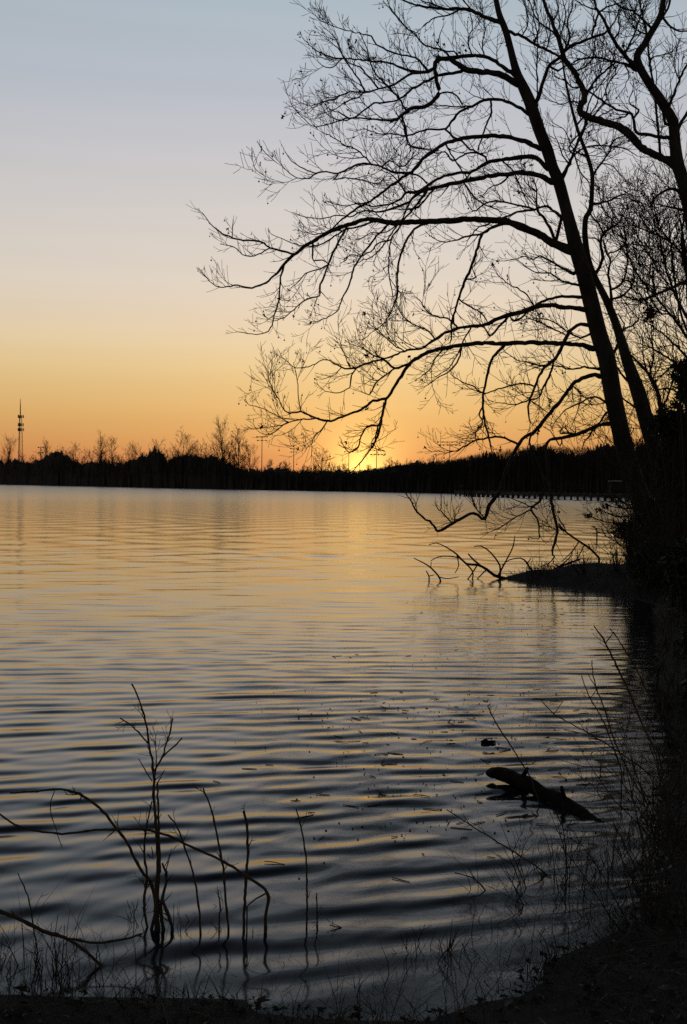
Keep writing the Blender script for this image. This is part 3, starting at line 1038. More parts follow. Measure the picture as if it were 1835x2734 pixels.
    (-0.2, [(1500, 474, 6), (1520, 437, 4.4), (1532, 409, 3.8), (1548, 365, 3.2), (1560, 340, 2.8), (1574, 310, 2.2), (1592, 280, 1.6), (1600, 250, 1)],
     [[(1528, 420, 3), (1556, 397, 2.6), (1589, 389, 2.4), (1629, 391, 2), (1670, 397, 1.6), (1702, 417, 1)],
      [(1530, 412, 2.6), (1520, 393, 2.4), (1540, 365, 2), (1560, 345, 1.5)],
      [(1536, 420, 2.2), (1550, 460, 2), (1572, 485, 1.6), (1575, 500, 1)],
      [(1520, 440, 2), (1500, 410, 1.8), (1490, 380, 1.4), (1478, 350, 1)]]),
    (0.25, [(1500, 583, 5), (1483, 567, 3.4), (1459, 551, 3.2), (1427, 559, 3.2), (1382, 567, 3), (1342, 583, 2.6), (1301, 599, 2.4), (1273, 611, 2), (1250, 640, 1.4)],
     [[(1427, 559, 2.8), (1374, 545, 2.6), (1321, 537, 2.5), (1289, 547, 2), (1262, 563, 1.6), (1240, 520, 1.2)],
      [(1484, 645, 4.5), (1467, 607, 4), (1451, 579, 3.6), (1435, 563, 3), (1433, 510, 2), (1425, 480, 1.4)],
      [(1434, 512, 1.8), (1415, 500, 1.6), (1400, 480, 1.2)]]),
    (-0.25, [(1568, 828, 8), (1537, 823, 6), (1501, 819, 6), (1465, 814, 6), (1430, 819, 6), (1394, 832, 6), (1358, 841, 6), (1331, 850, 5.5), (1305, 863, 5), (1287, 870, 4.6), (1260, 870, 4.2), (1224, 877, 4), (1189, 890, 4),
             (1162, 906, 3.8), (1143, 920, 3.2), (1125, 931, 3), (1080, 937, 2.6), (1036, 955, 2.4), (1000, 950, 1.8), (970, 930, 1.4), (940, 920, 1)],
     [[(1358, 845, 3.4), (1340, 863, 3), (1322, 886, 3), (1307, 895, 2.8), (1298, 880, 2), (1287, 872, 1.6)],
      [(1415, 826, 2.8), (1390, 850, 2.6), (1370, 858, 2.2), (1362, 845, 1.8)],
      [(1224, 877, 2.4), (1195, 850, 2.2), (1165, 845, 2), (1140, 830, 1.6), (1120, 800, 1.2)],
      [(1162, 906, 2.2), (1140, 880, 2), (1110, 870, 1.8), (1080, 850, 1.4), (1060, 820, 1)],
      [(1430, 820, 2.2), (1400, 780, 2), (1360, 760, 1.6), (1330, 735, 1.2)],
      [(1260, 872, 2), (1240, 905, 2), (1225, 940, 1.8), (1200, 980, 1.4), (1165, 1005, 1.1)],
      [(1080, 937, 1.8), (1050, 920, 1.6), (1020, 890, 1.3), (995, 870, 1)]]),
    (0.1, [(1555, 794, 5), (1519, 792, 4), (1483, 794, 3.6), (1447, 806, 3.6), (1430, 816, 3)], []),
    (0.2, [(1585, 930, 9), (1546, 920, 6), (1492, 917, 6), (1447, 915, 6), (1403, 914, 6), (1358, 917, 6), (1314, 917, 5.6), (1269, 917, 5.5), (1224, 923, 5.5), (1180, 931, 5.4), (1161, 934, 5), (1125, 949, 5), (1094, 971, 4.6),
           (1076, 996, 4.2), (1054, 1031, 4), (1031, 1065, 4), (996, 1071, 3.6), (964, 1094, 3.4), (915, 1112, 3), (875, 1125, 3), (835, 1112, 2.6), (804, 1100, 2.4), (772, 1103, 2), (754, 1085, 1.6), (743, 1063, 1.3), (723, 1036, 1), (708, 1010, 0.8)],
     [[(850, 1118, 2.2), (804, 1121, 2), (768, 1129, 1.8), (741, 1147, 1.5), (714, 1161, 1.2), (692, 1152, 1), (678, 1134, 0.8)],
      [(804, 1100, 1.8), (797, 1060, 1.5), (795, 1020, 1.3), (788, 985, 1)],
      [(741, 1063, 1.4), (730, 1040, 1.2), (716, 1005, 1)],
      [(772, 1128, 1.4), (740, 1110, 1.2), (700, 1090, 1.1), (664, 1080, 1)],
      [(1031, 1067, 3.4), (1022, 1107, 3), (1013, 1147, 3), (1000, 1183, 2.6), (982, 1210, 2), (960, 1237, 1.6), (946, 1254, 1.2)],
      [(1017, 1135, 2.4), (982, 1138, 2.2), (964, 1165, 2), (955, 1196, 2), (933, 1208, 1.6), (920, 1195, 1.2)],
      [(1025, 1075, 2.6), (1020, 1110, 2.4), (1006, 1150, 2), (1000, 1185, 1.8)],
      [(1002, 1180, 1.8), (990, 1190, 1.6), (1010, 1200, 1.2)],
      [(1094, 971, 3.6), (1054, 982, 3.4), (1027, 962, 3), (987, 967, 3), (951, 982, 3), (911, 980, 2.2), (871, 960, 1.7), (835, 975, 1.5), (804, 982, 1.4), (781, 978, 1.1), (754, 955, 1)],
      [(1054, 984, 2.2), (1013, 1013, 2), (996, 1036, 2), (987, 1054, 1.6), (970, 1048, 1.2)],
      [(951, 984, 2), (935, 1010, 1.8), (934, 1035, 1.6), (905, 1050, 1.3), (870, 1045, 1)],
      [(875, 1126, 1.8), (853, 1152, 1.5), (837, 1170, 1.3), (832, 1215, 1)],
      [(1345, 924, 4.5), (1318, 953, 4), (1305, 984, 4), (1298, 1020, 3.6), (1291, 1051, 3.5), (1289, 1082, 3.2), (1294, 1122, 3), (1305, 1167, 2.6), (1312, 1200, 1.8)],
      [(1289, 1085, 2.2), (1278, 1105, 2), (1290, 1130, 1.8), (1270, 1155, 1.5), (1275, 1185, 1.2)],
      [(1231, 925, 2.6), (1229, 950, 2.4), (1215, 975, 2.2), (1195, 995, 2), (1168, 1010, 1.4), (1135, 1032, 1)],
      [(1180, 936, 2), (1160, 960, 1.8), (1150, 985, 1.6), (1125, 1005, 1.2)],
      [(911, 982, 1.4), (895, 1000, 1.2), (870, 1010, 1)],
      [(1291, 1050, 2), (1260, 1030, 1.8), (1235, 1020, 1.4), (1205, 1000, 1)]]),
    (-0.3, [(1572, 868, 6), (1550, 866, 4.4), (1532, 875, 4.4), (1514, 895, 4.8), (1501, 926, 4.8), (1483, 957, 4.4), (1456, 979, 4), (1441, 1002, 3.6), (1430, 1029, 3.2), (1416, 1064, 3), (1410, 1091, 2.6), (1416, 1127, 2)],
     [[(1481, 960, 3.4), (1470, 997, 3.2), (1452, 1033, 3), (1439, 1062, 2.5), (1412, 1067, 2.2), (1380, 1080, 1.8), (1327, 1075, 1.3)],
      [(1427, 1032, 2.6), (1398, 1024, 2.4), (1358, 1031, 2.2), (1322, 1042, 2), (1290, 1050, 1.6), (1260, 1040, 1)],
      [(1514, 895, 2.2), (1480, 880, 2), (1440, 860, 1.8), (1410, 850, 1.4)],
      [(1415, 1068, 1.8), (1440, 1085, 1.6), (1460, 1100, 1.2)],
      [(1456, 980, 2), (1420, 970, 1.8), (1380, 960, 1.4), (1350, 940, 1)]]),
    (0.15, [(1610, 1006, 8), (1581, 1001, 5.6), (1555, 1011, 5.8), (1528, 1029, 5.4), (1506, 1060, 5), (1479, 1091, 5), (1456, 1118, 5), (1434, 1145, 5), (1421, 1158, 4.8), (1403, 1165, 4.4), (1385, 1185, 4.4), (1360, 1235, 4.6), (1340, 1290, 4.8),
            (1328, 1323, 5), (1305, 1350, 5), (1295, 1385, 4.8), (1265, 1370, 4), (1210, 1398, 4), (1170, 1418, 3.8), (1160, 1405, 3), (1115, 1368, 2.6), (1100, 1340, 2), (1084, 1318, 1.5)],
     [[(1385, 1185, 3.4), (1360, 1175, 3), (1331, 1165, 3), (1300, 1169, 2.8), (1264, 1180, 2.4), (1229, 1198, 2), (1200, 1208, 1.2)],
      [(1428, 1152, 3), (1414, 1180, 2.8), (1440, 1240, 3), (1455, 1290, 3.4), (1450, 1322, 3.6), (1435, 1345, 3.6), (1418, 1360, 3), (1435, 1385, 2.5), (1440, 1435, 1.8), (1430, 1438, 1.4)],
      [(1418, 1360, 2), (1380, 1380, 1.8), (1340, 1405, 1.5), (1310, 1420, 1)],
      [(1210, 1398, 2), (1190, 1380, 1.7), (1165, 1350, 1.4)],
      [(1212, 1396, 1.8), (1216, 1378, 1.4)],
      [(1295, 1386, 2), (1270, 1355, 1.6), (1260, 1330, 1.2)],
      [(1528, 1030, 2), (1550, 1050, 1.8), (1545, 1090, 1.5), (1530, 1130, 1)],
      [(1434, 1360, 1.6), (1400, 1345, 1.4), (1365, 1330, 1.2)]]),
    (-0.2, [(1638, 1131, 7), (1604, 1133, 5), (1572, 1147, 5), (1541, 1160, 4.8), (1501, 1169, 4.4), (1470, 1174, 4), (1458, 1195, 4), (1464, 1260, 4), (1470, 1320, 4), (1478, 1370, 4), (1488, 1420, 3.6), (1475, 1470, 3), (1481, 1485, 2.4), (1473, 1497, 1.6)],
     [[(1545, 1158, 2.8), (1497, 1156, 2.6), (1500, 1148, 2)],
      [(1585, 1142, 2.8), (1581, 1154, 2.5), (1564, 1176, 2), (1556, 1195, 1.4)],
      [(1484, 1400, 2.2), (1511, 1420, 2), (1500, 1395, 1.6), (1488, 1378, 1)],
      [(1483, 1412, 1.6), (1465, 1408, 1.4), (1450, 1400, 1)],
      [(1500, 1168, 2), (1496, 1190, 1.8), (1470, 1150, 1.2)]]),
    (0.2, [(1632, 1098, 4), (1617, 1104, 3), (1604, 1127, 2.8), (1592, 1142, 2)], []),
    (0.4, [(1530, 731, 5), (1497, 712, 3), (1465, 694, 2.6), (1443, 683, 2.2), (1425, 693, 1.8), (1403, 685, 1.5), (1360, 695, 1.1)], []),
    (-0.4, [(1545, 760, 4), (1500, 750, 2.6), (1470, 730, 2.2), (1430, 728, 1.8), (1390, 700, 1.3)], []),
    (0.4, [(1590, 880, 4), (1560, 900, 2.6), (1520, 890, 2.2), (1480, 860, 1.8), (1440, 850, 1.4)], []),
    (-0.4, [(1630, 1080, 4), (1590, 1060, 2.6), (1550, 1075, 2.2), (1510, 1095, 1.6), (1480, 1130, 1.1)], []),
    (0.3, [(1600, 985, 4), (1560, 980, 2.6), (1520, 985, 2.2), (1470, 975, 1.6), (1420, 985, 1.2)], []),
    # crown above the frame
    (0.3, [(1300, -150, 5), (1240, -190, 4), (1170, -200, 3.4), (1090, -190, 2.6), (1010, -150, 1.8), (960, -120, 1.2)], [[(1170, -200, 2.4), (1120, -250, 2), (1060, -280, 1.4)]]),
    (-0.3, [(1298, -180, 5), (1360, -250, 4), (1420, -290, 3), (1480, -350, 2)], [[(1400, -275, 2.4), (1450, -240, 2), (1520, -230, 1.4)]]),
    (0.2, [(1275, -330, 4), (1220, -390, 3), (1150, -420, 2.2), (1080, -420, 1.4)], []),
]

T2_TRUNK = [(1815, 1440, 31), (1785, 1330, 26), (1758, 1230, 23), (1733, 1149, 21), (1718, 1095, 20.5), (1704, 1046, 20), (1673, 957, 15), (1646, 868, 11.5), (1619, 801, 10), (1590, 743, 8.5), (1572, 695, 8), (1563, 640, 8), (1562, 607, 7.5), (1565, 579, 7), (1577, 559, 6.5),
            (1581, 506, 6), (1581, 462, 5.6), (1569, 417, 5.2), (1552, 373, 4.8), (1536, 324, 4.2), (1516, 243, 3.4), (1506, 190, 2.6), (1500, 130, 2), (1494, 60, 1.4), (1490, 0, 1)]
T2 = [
    (0.3, [(1588, 735, 5), (1604, 707, 4.2), (1608, 680, 4), (1604, 649, 3.8), (1612, 625, 3.6), (1639, 604, 3), (1655, 590, 2), (1672, 560, 1.2)],
     [[(1612, 625, 2.8), (1600, 600, 2.4), (1580, 575, 2), (1570, 560, 1.6)],
      [(1604, 649, 2.2), (1590, 635, 2), (1573, 636, 1.5)],
      [(1645, 598, 2), (1620, 570, 2), (1605, 545, 1.6), (1600, 510, 1)]]),
    (-0.3, [(1633, 825, 5), (1631, 774, 3.6), (1624, 729, 3.2), (1631, 698, 2.8), (1617, 671, 2.6), (1612, 645, 2)],
     [[(1631, 800, 3), (1657, 792, 3), (1680, 774, 2.6), (1692, 745, 2), (1690, 710, 1.4)],
      [(1631, 774, 3), (1660, 755, 2.8), (1672, 725, 2.5), (1676, 690, 2.4), (1672, 645, 2), (1665, 600, 1.4)],
      [(1620, 680, 2.2), (1650, 668, 2.4), (1668, 655, 2), (1700, 652, 1.8), (1750, 660, 1.4), (1800, 672, 1)],
      [(1668, 640, 1.8), (1640, 620, 1.6), (1615, 600, 1.4)]]),
    (0.3, [(1655, 888, 5), (1668, 878, 2.8), (1689, 870, 2.4), (1700, 858, 2), (1706, 848, 1.2)], [[(1664, 880, 2.2), (1667, 865, 2), (1656, 848, 1.8), (1650, 840, 1.4), (1638, 842, 1)]]),
    (-0.2, [(1579, 545, 4), (1621, 539, 2.8), (1650, 524, 2.4), (1674, 520, 2), (1682, 530, 1.6), (1700, 540, 1.4), (1714, 556, 1)], []),
    (0.3, [(1582, 470, 4), (1605, 437, 2.6), (1629, 401, 2.2), (1641, 373, 2), (1670, 362, 1.4)], [[(1605, 437, 1.8), (1630, 440, 1.6), (1660, 470, 1.2)]]),
    (-0.3, [(1571, 420, 3), (1545, 408, 2.2), (1525, 390, 1.8), (1510, 350, 1.4), (1480, 330, 1)], []),
    (0.3, [(1540, 335, 3), (1560, 310, 2.4), (1580, 260, 2), (1600, 230, 1.5), (1630, 190, 1)], []),
    (0.2, [(1660, 905, 5), (1640, 940, 4), (1620, 985, 3), (1610, 1010, 2)], []),
    (-0.2, [(1700, 1035, 4), (1668, 1010, 3), (1650, 985, 2.4), (1630, 960, 1.8)], []),
    (0.3, [(1720, 1100, 4), (1690, 1085, 2.6), (1660, 1060, 2), (1640, 1020, 1.4)], []),
]

T3_TRUNK = [(1945, 1400, 38), (1930, 1150, 32), (1910, 950, 28), (1880, 750, 23), (1850, 600, 19), (1828, 495, 17), (1810, 440, 17), (1803, 385, 15), (1797, 324, 14), (1779, 292, 13), (1759, 259, 12.5), (1731, 219, 11), (1706, 174, 10.5),
            (1702, 146, 10), (1720, 120, 9), (1740, 85, 8.5), (1761, 49, 8), (1769, 16, 7.5), (1778, -60, 7), (1770, -160, 6), (1785, -280, 4.5), (1780, -400, 2.5), (1790, -500, 1)]
T3 = [
    (0.25, [(1808, 445, 13), (1767, 421, 10), (1718, 397, 10.5), (1686, 365, 11), (1662, 344, 11), (1621, 328, 10), (1581, 316, 9.5), (1552, 302, 9), (1549, 285, 8.5), (1562, 258, 8.5), (1552, 227, 7.5), (1532, 190, 7), (1508, 158, 6.2), (1492, 105, 5.8),
            (1475, 61, 5), (1459, 24, 4.4), (1450, -10, 4), (1435, -90, 3), (1425, -170, 1.6)],
     [[(1562, 258, 4), (1590, 215, 3.2), (1615, 190, 2.6), (1640, 170, 1.8)],
      [(1505, 150, 3.4), (1520, 100, 2.8), (1515, 60, 2.2), (1530, 10, 1.6), (1525, -40, 1)],
      [(1490, 100, 3), (1470, 80, 2.6), (1440, 60, 2), (1420, 20, 1.6), (1400, -30, 1)],
      [(1532, 190, 2.6), (1560, 180, 2.2), (1585, 150, 2), (1590, 110, 1.5), (1600, 70, 1)],
      [(1552, 230, 2.6), (1530, 235, 2.2), (1510, 215, 1.8), (1490, 210, 1.2)],
      [(1565, 315, 3), (1560, 345, 2.8), (1545, 380, 2.4), (1530, 400, 2)],
      [(1580, 316, 2.4), (1600, 290, 2.2), (1620, 262, 2), (1620, 230, 1.6), (1650, 190, 1)],
      [(1475, 61, 2.4), (1490, 30, 2), (1485, -10, 1.5)],
      [(1549, 280, 2.4), (1530, 270, 2), (1500, 280, 1.6), (1470, 270, 1.1)],
      [(1508, 158, 2.2), (1480, 170, 1.8), (1455, 165, 1.3)]]),
    (-0.2, [(1795, 367, 7), (1779, 367, 5), (1722, 360, 4.4), (1698, 352, 4.2), (1692, 316, 4), (1678, 300, 3.4), (1645, 292, 3.2), (1605, 267, 3), (1577, 247, 2.6), (1550, 230, 2)],
     [[(1692, 316, 3), (1706, 292, 2.8), (1690, 284, 2.2), (1680, 270, 1.8), (1690, 240, 1.2)],
      [(1640, 291, 2), (1620, 300, 1.8), (1600, 310, 1.5)],
      [(1678, 302, 2.4), (1668, 312, 2), (1640, 318, 1.5)]]),
    (0.2, [(1766, 418, 5), (1762, 400, 3.6), (1757, 344, 3.4), (1747, 243, 3.2), (1735, 162, 3), (1727, 93, 2.8), (1714, 32, 2.4), (1709, -10, 2), (1700, -90, 1)], [[(1735, 162, 2), (1755, 150, 1.6), (1790, 140, 1.2)], [(1727, 93, 2), (1700, 80, 1.8), (1670, 40, 1.4), (1660, 0, 1)]]),
    (-0.25, [(1700, 182, 8), (1666, 146, 5.2), (1637, 105, 4.6), (1613, 53, 4), (1597, 28, 3.6), (1588, 0, 3), (1575, -60, 2), (1560, -120, 1)],
     [[(1666, 148, 3), (1690, 100, 2.6), (1705, 60, 2), (1720, 10, 1.4)], [(1637, 107, 2.4), (1655, 80, 2), (1650, 40, 1.6), (1665, 0, 1)], [(1597, 28, 2.2), (1560, 15, 1.8), (1530, -5, 1.3)]]),
    (0.25, [(1700, 186, 6), (1666, 170, 3.4), (1625, 160, 3), (1585, 154, 3), (1548, 158, 2.6), (1530, 168, 2)], [[(1625, 160, 2), (1645, 190, 1.8), (1625, 225, 1.5), (1610, 260, 1.2)], [(1666, 170, 1.8), (1680, 200, 1.6), (1670, 230, 1.2)]]),
    (-0.2, [(1808, 350, 6), (1835, 300, 3.4), (1870, 250, 2.6), (1890, 180, 1.8)], []),
    (0.2, [(1783, 292, 5), (1807, 235, 3.4), (1820, 200, 3), (1836, 170, 2.6), (1870, 130, 1.8), (1890, 70, 1)], [[(1815, 215, 2), (1800, 170, 1.6), (1810, 120, 1.2)]]),
    (0.2, [(1796, 330, 5), (1776, 330, 4), (1772, 300, 3.6), (1774, 280, 2.6)], []),
    (-0.2, [(1752, 65, 5), (1780, 30, 3), (1795, -20, 2.4), (1815, -80, 1.4)], []),
    (0.2, [(1745, 80, 4), (1715, 50, 3), (1690, 30, 2.6), (1660, 20, 2.2), (1630, -10, 1.6)], []),
    (-0.3, [(1765, 40, 4), (1790, 70, 3), (1815, 85, 2.4), (1850, 80, 1.6)], []),
    (0.3, [(1838, 530, 6), (1800, 505, 4), (1770, 512, 3.2), (1750, 530, 2.4), (1738, 545, 1.2)], []),
    (-0.3, [(1845, 570, 5), (1800, 555, 3), (1760, 548, 2), (1730, 535, 1.2)], []),
    (0.3, [(1778, -60, 6), (1740, -130, 4.4), (1690, -170, 3), (1640, -220, 1.6)], []),
    (-0.3, [(1772, -150, 5), (1820, -220, 4), (1850, -290, 2)], []),
]

UP = Vector((0, 0, 1))
ICO = None


def ico_ball(r):
    global ICO
    if ICO is None:
        import bmesh
        bm = bmesh.new()
        bmesh.ops.create_icosphere(bm, subdivisions=1, radius=1.0)
        bm.verts.ensure_lookup_table()
        ICO = (np.array([v.co[:] for v in bm.verts]), np.array([[v.index for v in f.verts] for f in bm.faces]))
        bm.free()
    return ICO[0] * r, ICO[1]


def curled_leaf(rnd, size):
    """A crumpled five-lobed dead leaf: a thin folded fan of faces."""
    n = 9
    pts = [(0, 0, 0)]
    for i in range(n + 1):
        a = -2.3 + 4.6 * i / n
        rr = size * (1.0 if i % 2 == 0 else 0.55) * rnd.uniform(0.75, 1.1)
        pts.append((rr * math.sin(a), rr * math.cos(a) * 0.9, rnd.uniform(-0.3, 0.35) * size + 0.25 * abs(math.sin(a)) * size))
    f = [(0, i, i + 1) for i in range(1, n + 1)]
    m = Matrix.Rotation(rnd.uniform(0, 6.28), 3, 'Z') @ Matrix.Rotation(rnd.uniform(0.9, 2.4), 3, 'X') @ Matrix.Rotation(rnd.uniform(0, 6.28), 3, 'Z')
    v = np.array([(m @ Vector(p))[:] for p in pts])
    return v, np.array(f)


def side_dir(tan, rnd, ang, up_bias):
    s = Vector((rnd.gauss(0, 1), rnd.gauss(0, 0.8), rnd.gauss(0, 1)))
    s = s - tan * s.dot(tan)
    if s.length < 1e-4:
        s = UP.copy()
    s.normalize()
    s = (s + UP * up_bias)
    s = s - tan * s.dot(tan)
    s.normalize()
    return (tan * math.cos(ang) + s * math.sin(ang)).normalized()


def grow_twig(tb, tips, rnd, p, d, ln, r0, rmin, lev, maxlev, up, jit, seglen):
    nseg = max(3, min(14, int(ln / seglen)))
    st = ln / nseg
    pts, rad = [p.copy()], [max(r0, rmin)]
    q = p.copy()
    zig = 1
    zax = Vector((rnd.gauss(0, 1), rnd.gauss(0, .6), rnd.gauss(0, 1)))
    kids = []
    for j in range(nseg):
        f = (j + 1) / nseg
        zig = -zig
        d = d + zax * (jit * 0.5 * zig) + Vector((rnd.gauss(0, jit), rnd.gauss(0, jit), rnd.gauss(0, jit))) + UP * (up * (0.4 + f))
        d.normalize()
        q = q + d * st
        pts.append(q.copy())
        rad.append(max(r0 * (1 - 0.8 * f), rmin))
        if lev < maxlev and j >= 0 and j < nseg - 1 and rnd.random() < 0.66:
            kids.append((q.copy(), d.copy(), f))
    tb.add(pts, rad)
    for q, d, f in kids:
        nd = side_dir(d, rnd, rnd.uniform(0.45, 0.95), 0.25)
        grow_twig(tb, tips, rnd, q, nd, ln * rnd.uniform(0.35, 0.8) * (1.1 - 0.5 * f), r0 * 0.55, rmin, lev + 1, maxlev, up, jit, seglen)
    tips.append((pts[-1], d, lev))


def build_tree(name, label, cat, trunk_px, limbs, dist, seed, twig_scale=1.0, density=1.0, seeds=0.10, leaves=0.015, up=0.05, rmin=0.0046, group=None, lean=0.0, clear=0.13):
    rnd = random.Random(seed)
    tk = spline(trunk_px, 14.0)
    base_d = dist
    dists = base_d + lean * (tk[0, 1] - tk[:, 1]) * base_d / FPX
    tpts = [P(x, y, dd) for (x, y, w), dd in zip(tk, dists)]
    base = tpts[0].copy()
    zg = gz(base.x, base.y)
    # the foot goes into the bank
    foot = Vector((base.x, base.y, min(zg - 0.3, base.z - 0.1)))
    tpts = [foot] + tpts
    trad = [tk[0, 2] * dist / FPX * 1.3] + [w * dd / FPX for (x, y, w), dd in zip(tk, dists)]
    root = thing(name, label, cat, foot, group)
    loc = foot.copy()

    def L_(pts):
        return [p - loc for p in pts]

    tb = Tubes(12)
    tb.add(L_(tpts), trad)
    me = tb.mesh('trunk', True)
    me.materials.append(M['bark'])
    to = bpy.data.objects.new('trunk', me)
    col.objects.link(to)
    to.parent = root

    def trace(px_pts, par_px, par_d, drift, step=9.0):
        a = spline(px_pts, step)
        i = int(np.argmin((par_px[:, 0] - a[0, 0]) ** 2 + (par_px[:, 1] - a[0, 1]) ** 2))
        d0 = par_d[i]
        gap = math.hypot(par_px[i, 0] - a[0, 0], par_px[i, 1] - a[0, 1])
        if gap > 1.5:
            a = np.vstack([[par_px[i, 0], par_px[i, 1], a[0, 2]], a])
        seg = np.concatenate([[0], np.cumsum(np.hypot(np.diff(a[:, 0]), np.diff(a[:, 1])))])
        s = seg * d0 / FPX
        ph = rnd.uniform(0, 6.28)
        dd = d0 + drift * s + 0.10 * np.minimum(s, 1.0) * (np.sin(s * 1.7 + ph) - math.sin(ph))
        # knotty growth
        jx = np.array([rnd.gauss(0, 1) for _ in range(len(a) - 2)])
        jy = np.array([rnd.gauss(0, 1) for _ in range(len(a) - 2)])
        a[1:-1, 0] += 0.75 * jx
        a[1:-1, 1] += 0.95 * jy
        a[1:-1, 2] *= 1 + 0.07 * jx
        pts = [P(x, y, q) for (x, y, w), q in zip(a, dd)]
        rad = [max(w * q / FPX, rmin) for (x, y, w), q in zip(a, dd)]
        return a, dd, pts, rad

    def sprout(pts, rad, tw, tips, dens, clear_f, lmul=1.0):
        s = 0.0
        tot = sum((pts[i + 1] - pts[i]).length for i in range(len(pts) - 1))
        nextp = clear_f * tot
        ph_ = rnd.uniform(0, 6.28)
        for i in range(len(pts) - 1):
            v = pts[i + 1] - pts[i]
            ln = v.length
            if ln < 1e-6:
                continue
            tan = v / ln
            while nextp < s + ln:
                q = pts[i] + tan * (nextp - s)
                r = rad[i]
                f = nextp / max(tot, 1e-6)
                k = min(1.0, 0.02 / r)
                lt = twig_scale * lmul * rnd.uniform(0.35, 1.0) * (0.55 + 0.45 * k) * (1.15 - 0.35 * f)
                nd = side_dir(tan, rnd, rnd.uniform(0.4, 1.05), 0.45)
                big = rnd.random()
                whip = big < 0.45
                grow_twig(tw, tips, rnd, q, nd, lt * (1.7 if big > 0.88 else 1.0), min(0.011, r * 0.6) * (1.3 if big > 0.88 else 1.0), rmin, 1, 1 if whip and lt < 0.5 else (3 if big > 0.8 else 2), up, 0.075, 0.09)
                nextp += rnd.uniform(0.06, 0.17) * (1.0 + 4.0 * min(r, 0.06) / 0.06) / (dens * (0.35 + 1.3 * max(0.0, math.sin(nextp * 2.3 + ph_) * 0.6 + 0.55)))
            s += ln
        # the growing end
        v = (pts[-1] - pts[-2]).normalized()
        for k in range(2):
            nd = side_dir(v, rnd, rnd.uniform(0.05, 0.5), 0.3)
            grow_twig(tw, tips, rnd, pts[-1], nd, twig_scale * rnd.uniform(0.15, 0.38), max(rad[-1] * 0.8, rmin), rmin, 1, 2, up, 0.11, 0.085)

    for drift, lp, subs in limbs:
        a, dd, pts, rad = trace(lp, tk, dists, drift)
        lt = Tubes(8)
        lt.add(L_(pts), rad)
        me = lt.mesh('limb', True)
        me.materials.append(M['bark'])
        lo = bpy.data.objects.new('limb', me)
        col.objects.link(lo)
        lo.parent = root
        tw = Tubes(3)
        tips = []
        sprout(pts, rad, tw, tips, density, clear)
        known_px, known_d = [a], [dd]
        for sp in subs:
            pp = np.vstack(known_px)
            pd = np.concatenate(known_d)
            a2, dd2, pts2, rad2 = trace(sp, pp, pd, rnd.uniform(-0.5, 0.5))
            known_px.append(a2)
            known_d.append(dd2)
            bt_ = Tubes(6)
            bt_.add(L_(pts2), rad2)
            me = bt_.mesh('branch', True)
            me.materials.append(M['bark'])
            bo = bpy.data.objects.new('branch', me)
            col.objects.link(bo)
            bo.parent = lo
            sprout(pts2, rad2, tw, tips, density * 1.15, 0.1, 0.85)
        tw.P = [(x - loc.x, y - loc.y, z - loc.z) for x, y, z in tw.P]
        me = tw.mesh('twigs')
        me.materials.append(M['twig'])
        wo = bpy.data.objects.new('twigs', me)
        col.objects.link(wo)
        wo.parent = lo
        wo['kind'] = 'stuff'
        sb, dl = Tubes(3), Tubes(3)
        for p, d, lev in tips:
            x = rnd.random()
            if x < seeds:
                hang = p - UP * rnd.uniform(0.05, 0.14) - loc
                sb.add([p - loc, hang], [0.002, 0.002])
                v, f = ico_ball(rnd.uniform(0.014, 0.022))
                sb.add_mesh(v + np.array(hang[:]), f)
            elif x < seeds + leaves:
                v, f = curled_leaf(rnd, rnd.uniform(0.045, 0.085))
                dl.add_mesh(v + np.array((p - loc)[:]), f)
        for nm, tbx, mt in (('seed_balls', sb, 'seed'), ('dead_leaves', dl, 'deadleaf')):
            if tbx.extra_v:
                me = tbx.mesh(nm)
                me.materials.append(M[mt])
                o = bpy.data.objects.new(nm, me)
                col.objects.link(o)
                o.parent = lo
                o['kind'] = 'stuff'
    return root


TREES = 'bare trees leaning from the right bank'
build_tree('sycamore_tree', 'large bare sycamore leaning left over the water, long arched limbs and hanging seed balls', 'tree', T1_TRUNK, T1, 24.0, 7, 0.86, 1.2, 0.085, 0.016, 0.075, group=TREES)
build_tree('sycamore_tree', 'slimmer bare tree whose trunk crosses behind the large leaning sycamore', 'tree', T2_TRUNK, T2, 25.6, 8, 0.95, 1.3, 0.06, 0.012, 0.07, group=TREES)
build_tree('sycamore_tree', 'bare tree at the upper right edge with a kinked trunk and thick bent limb', 'tree', T3_TRUNK, T3, 22.6, 9, 0.95, 1.35, 0.05, 0.008, 0.08, group=TREES)

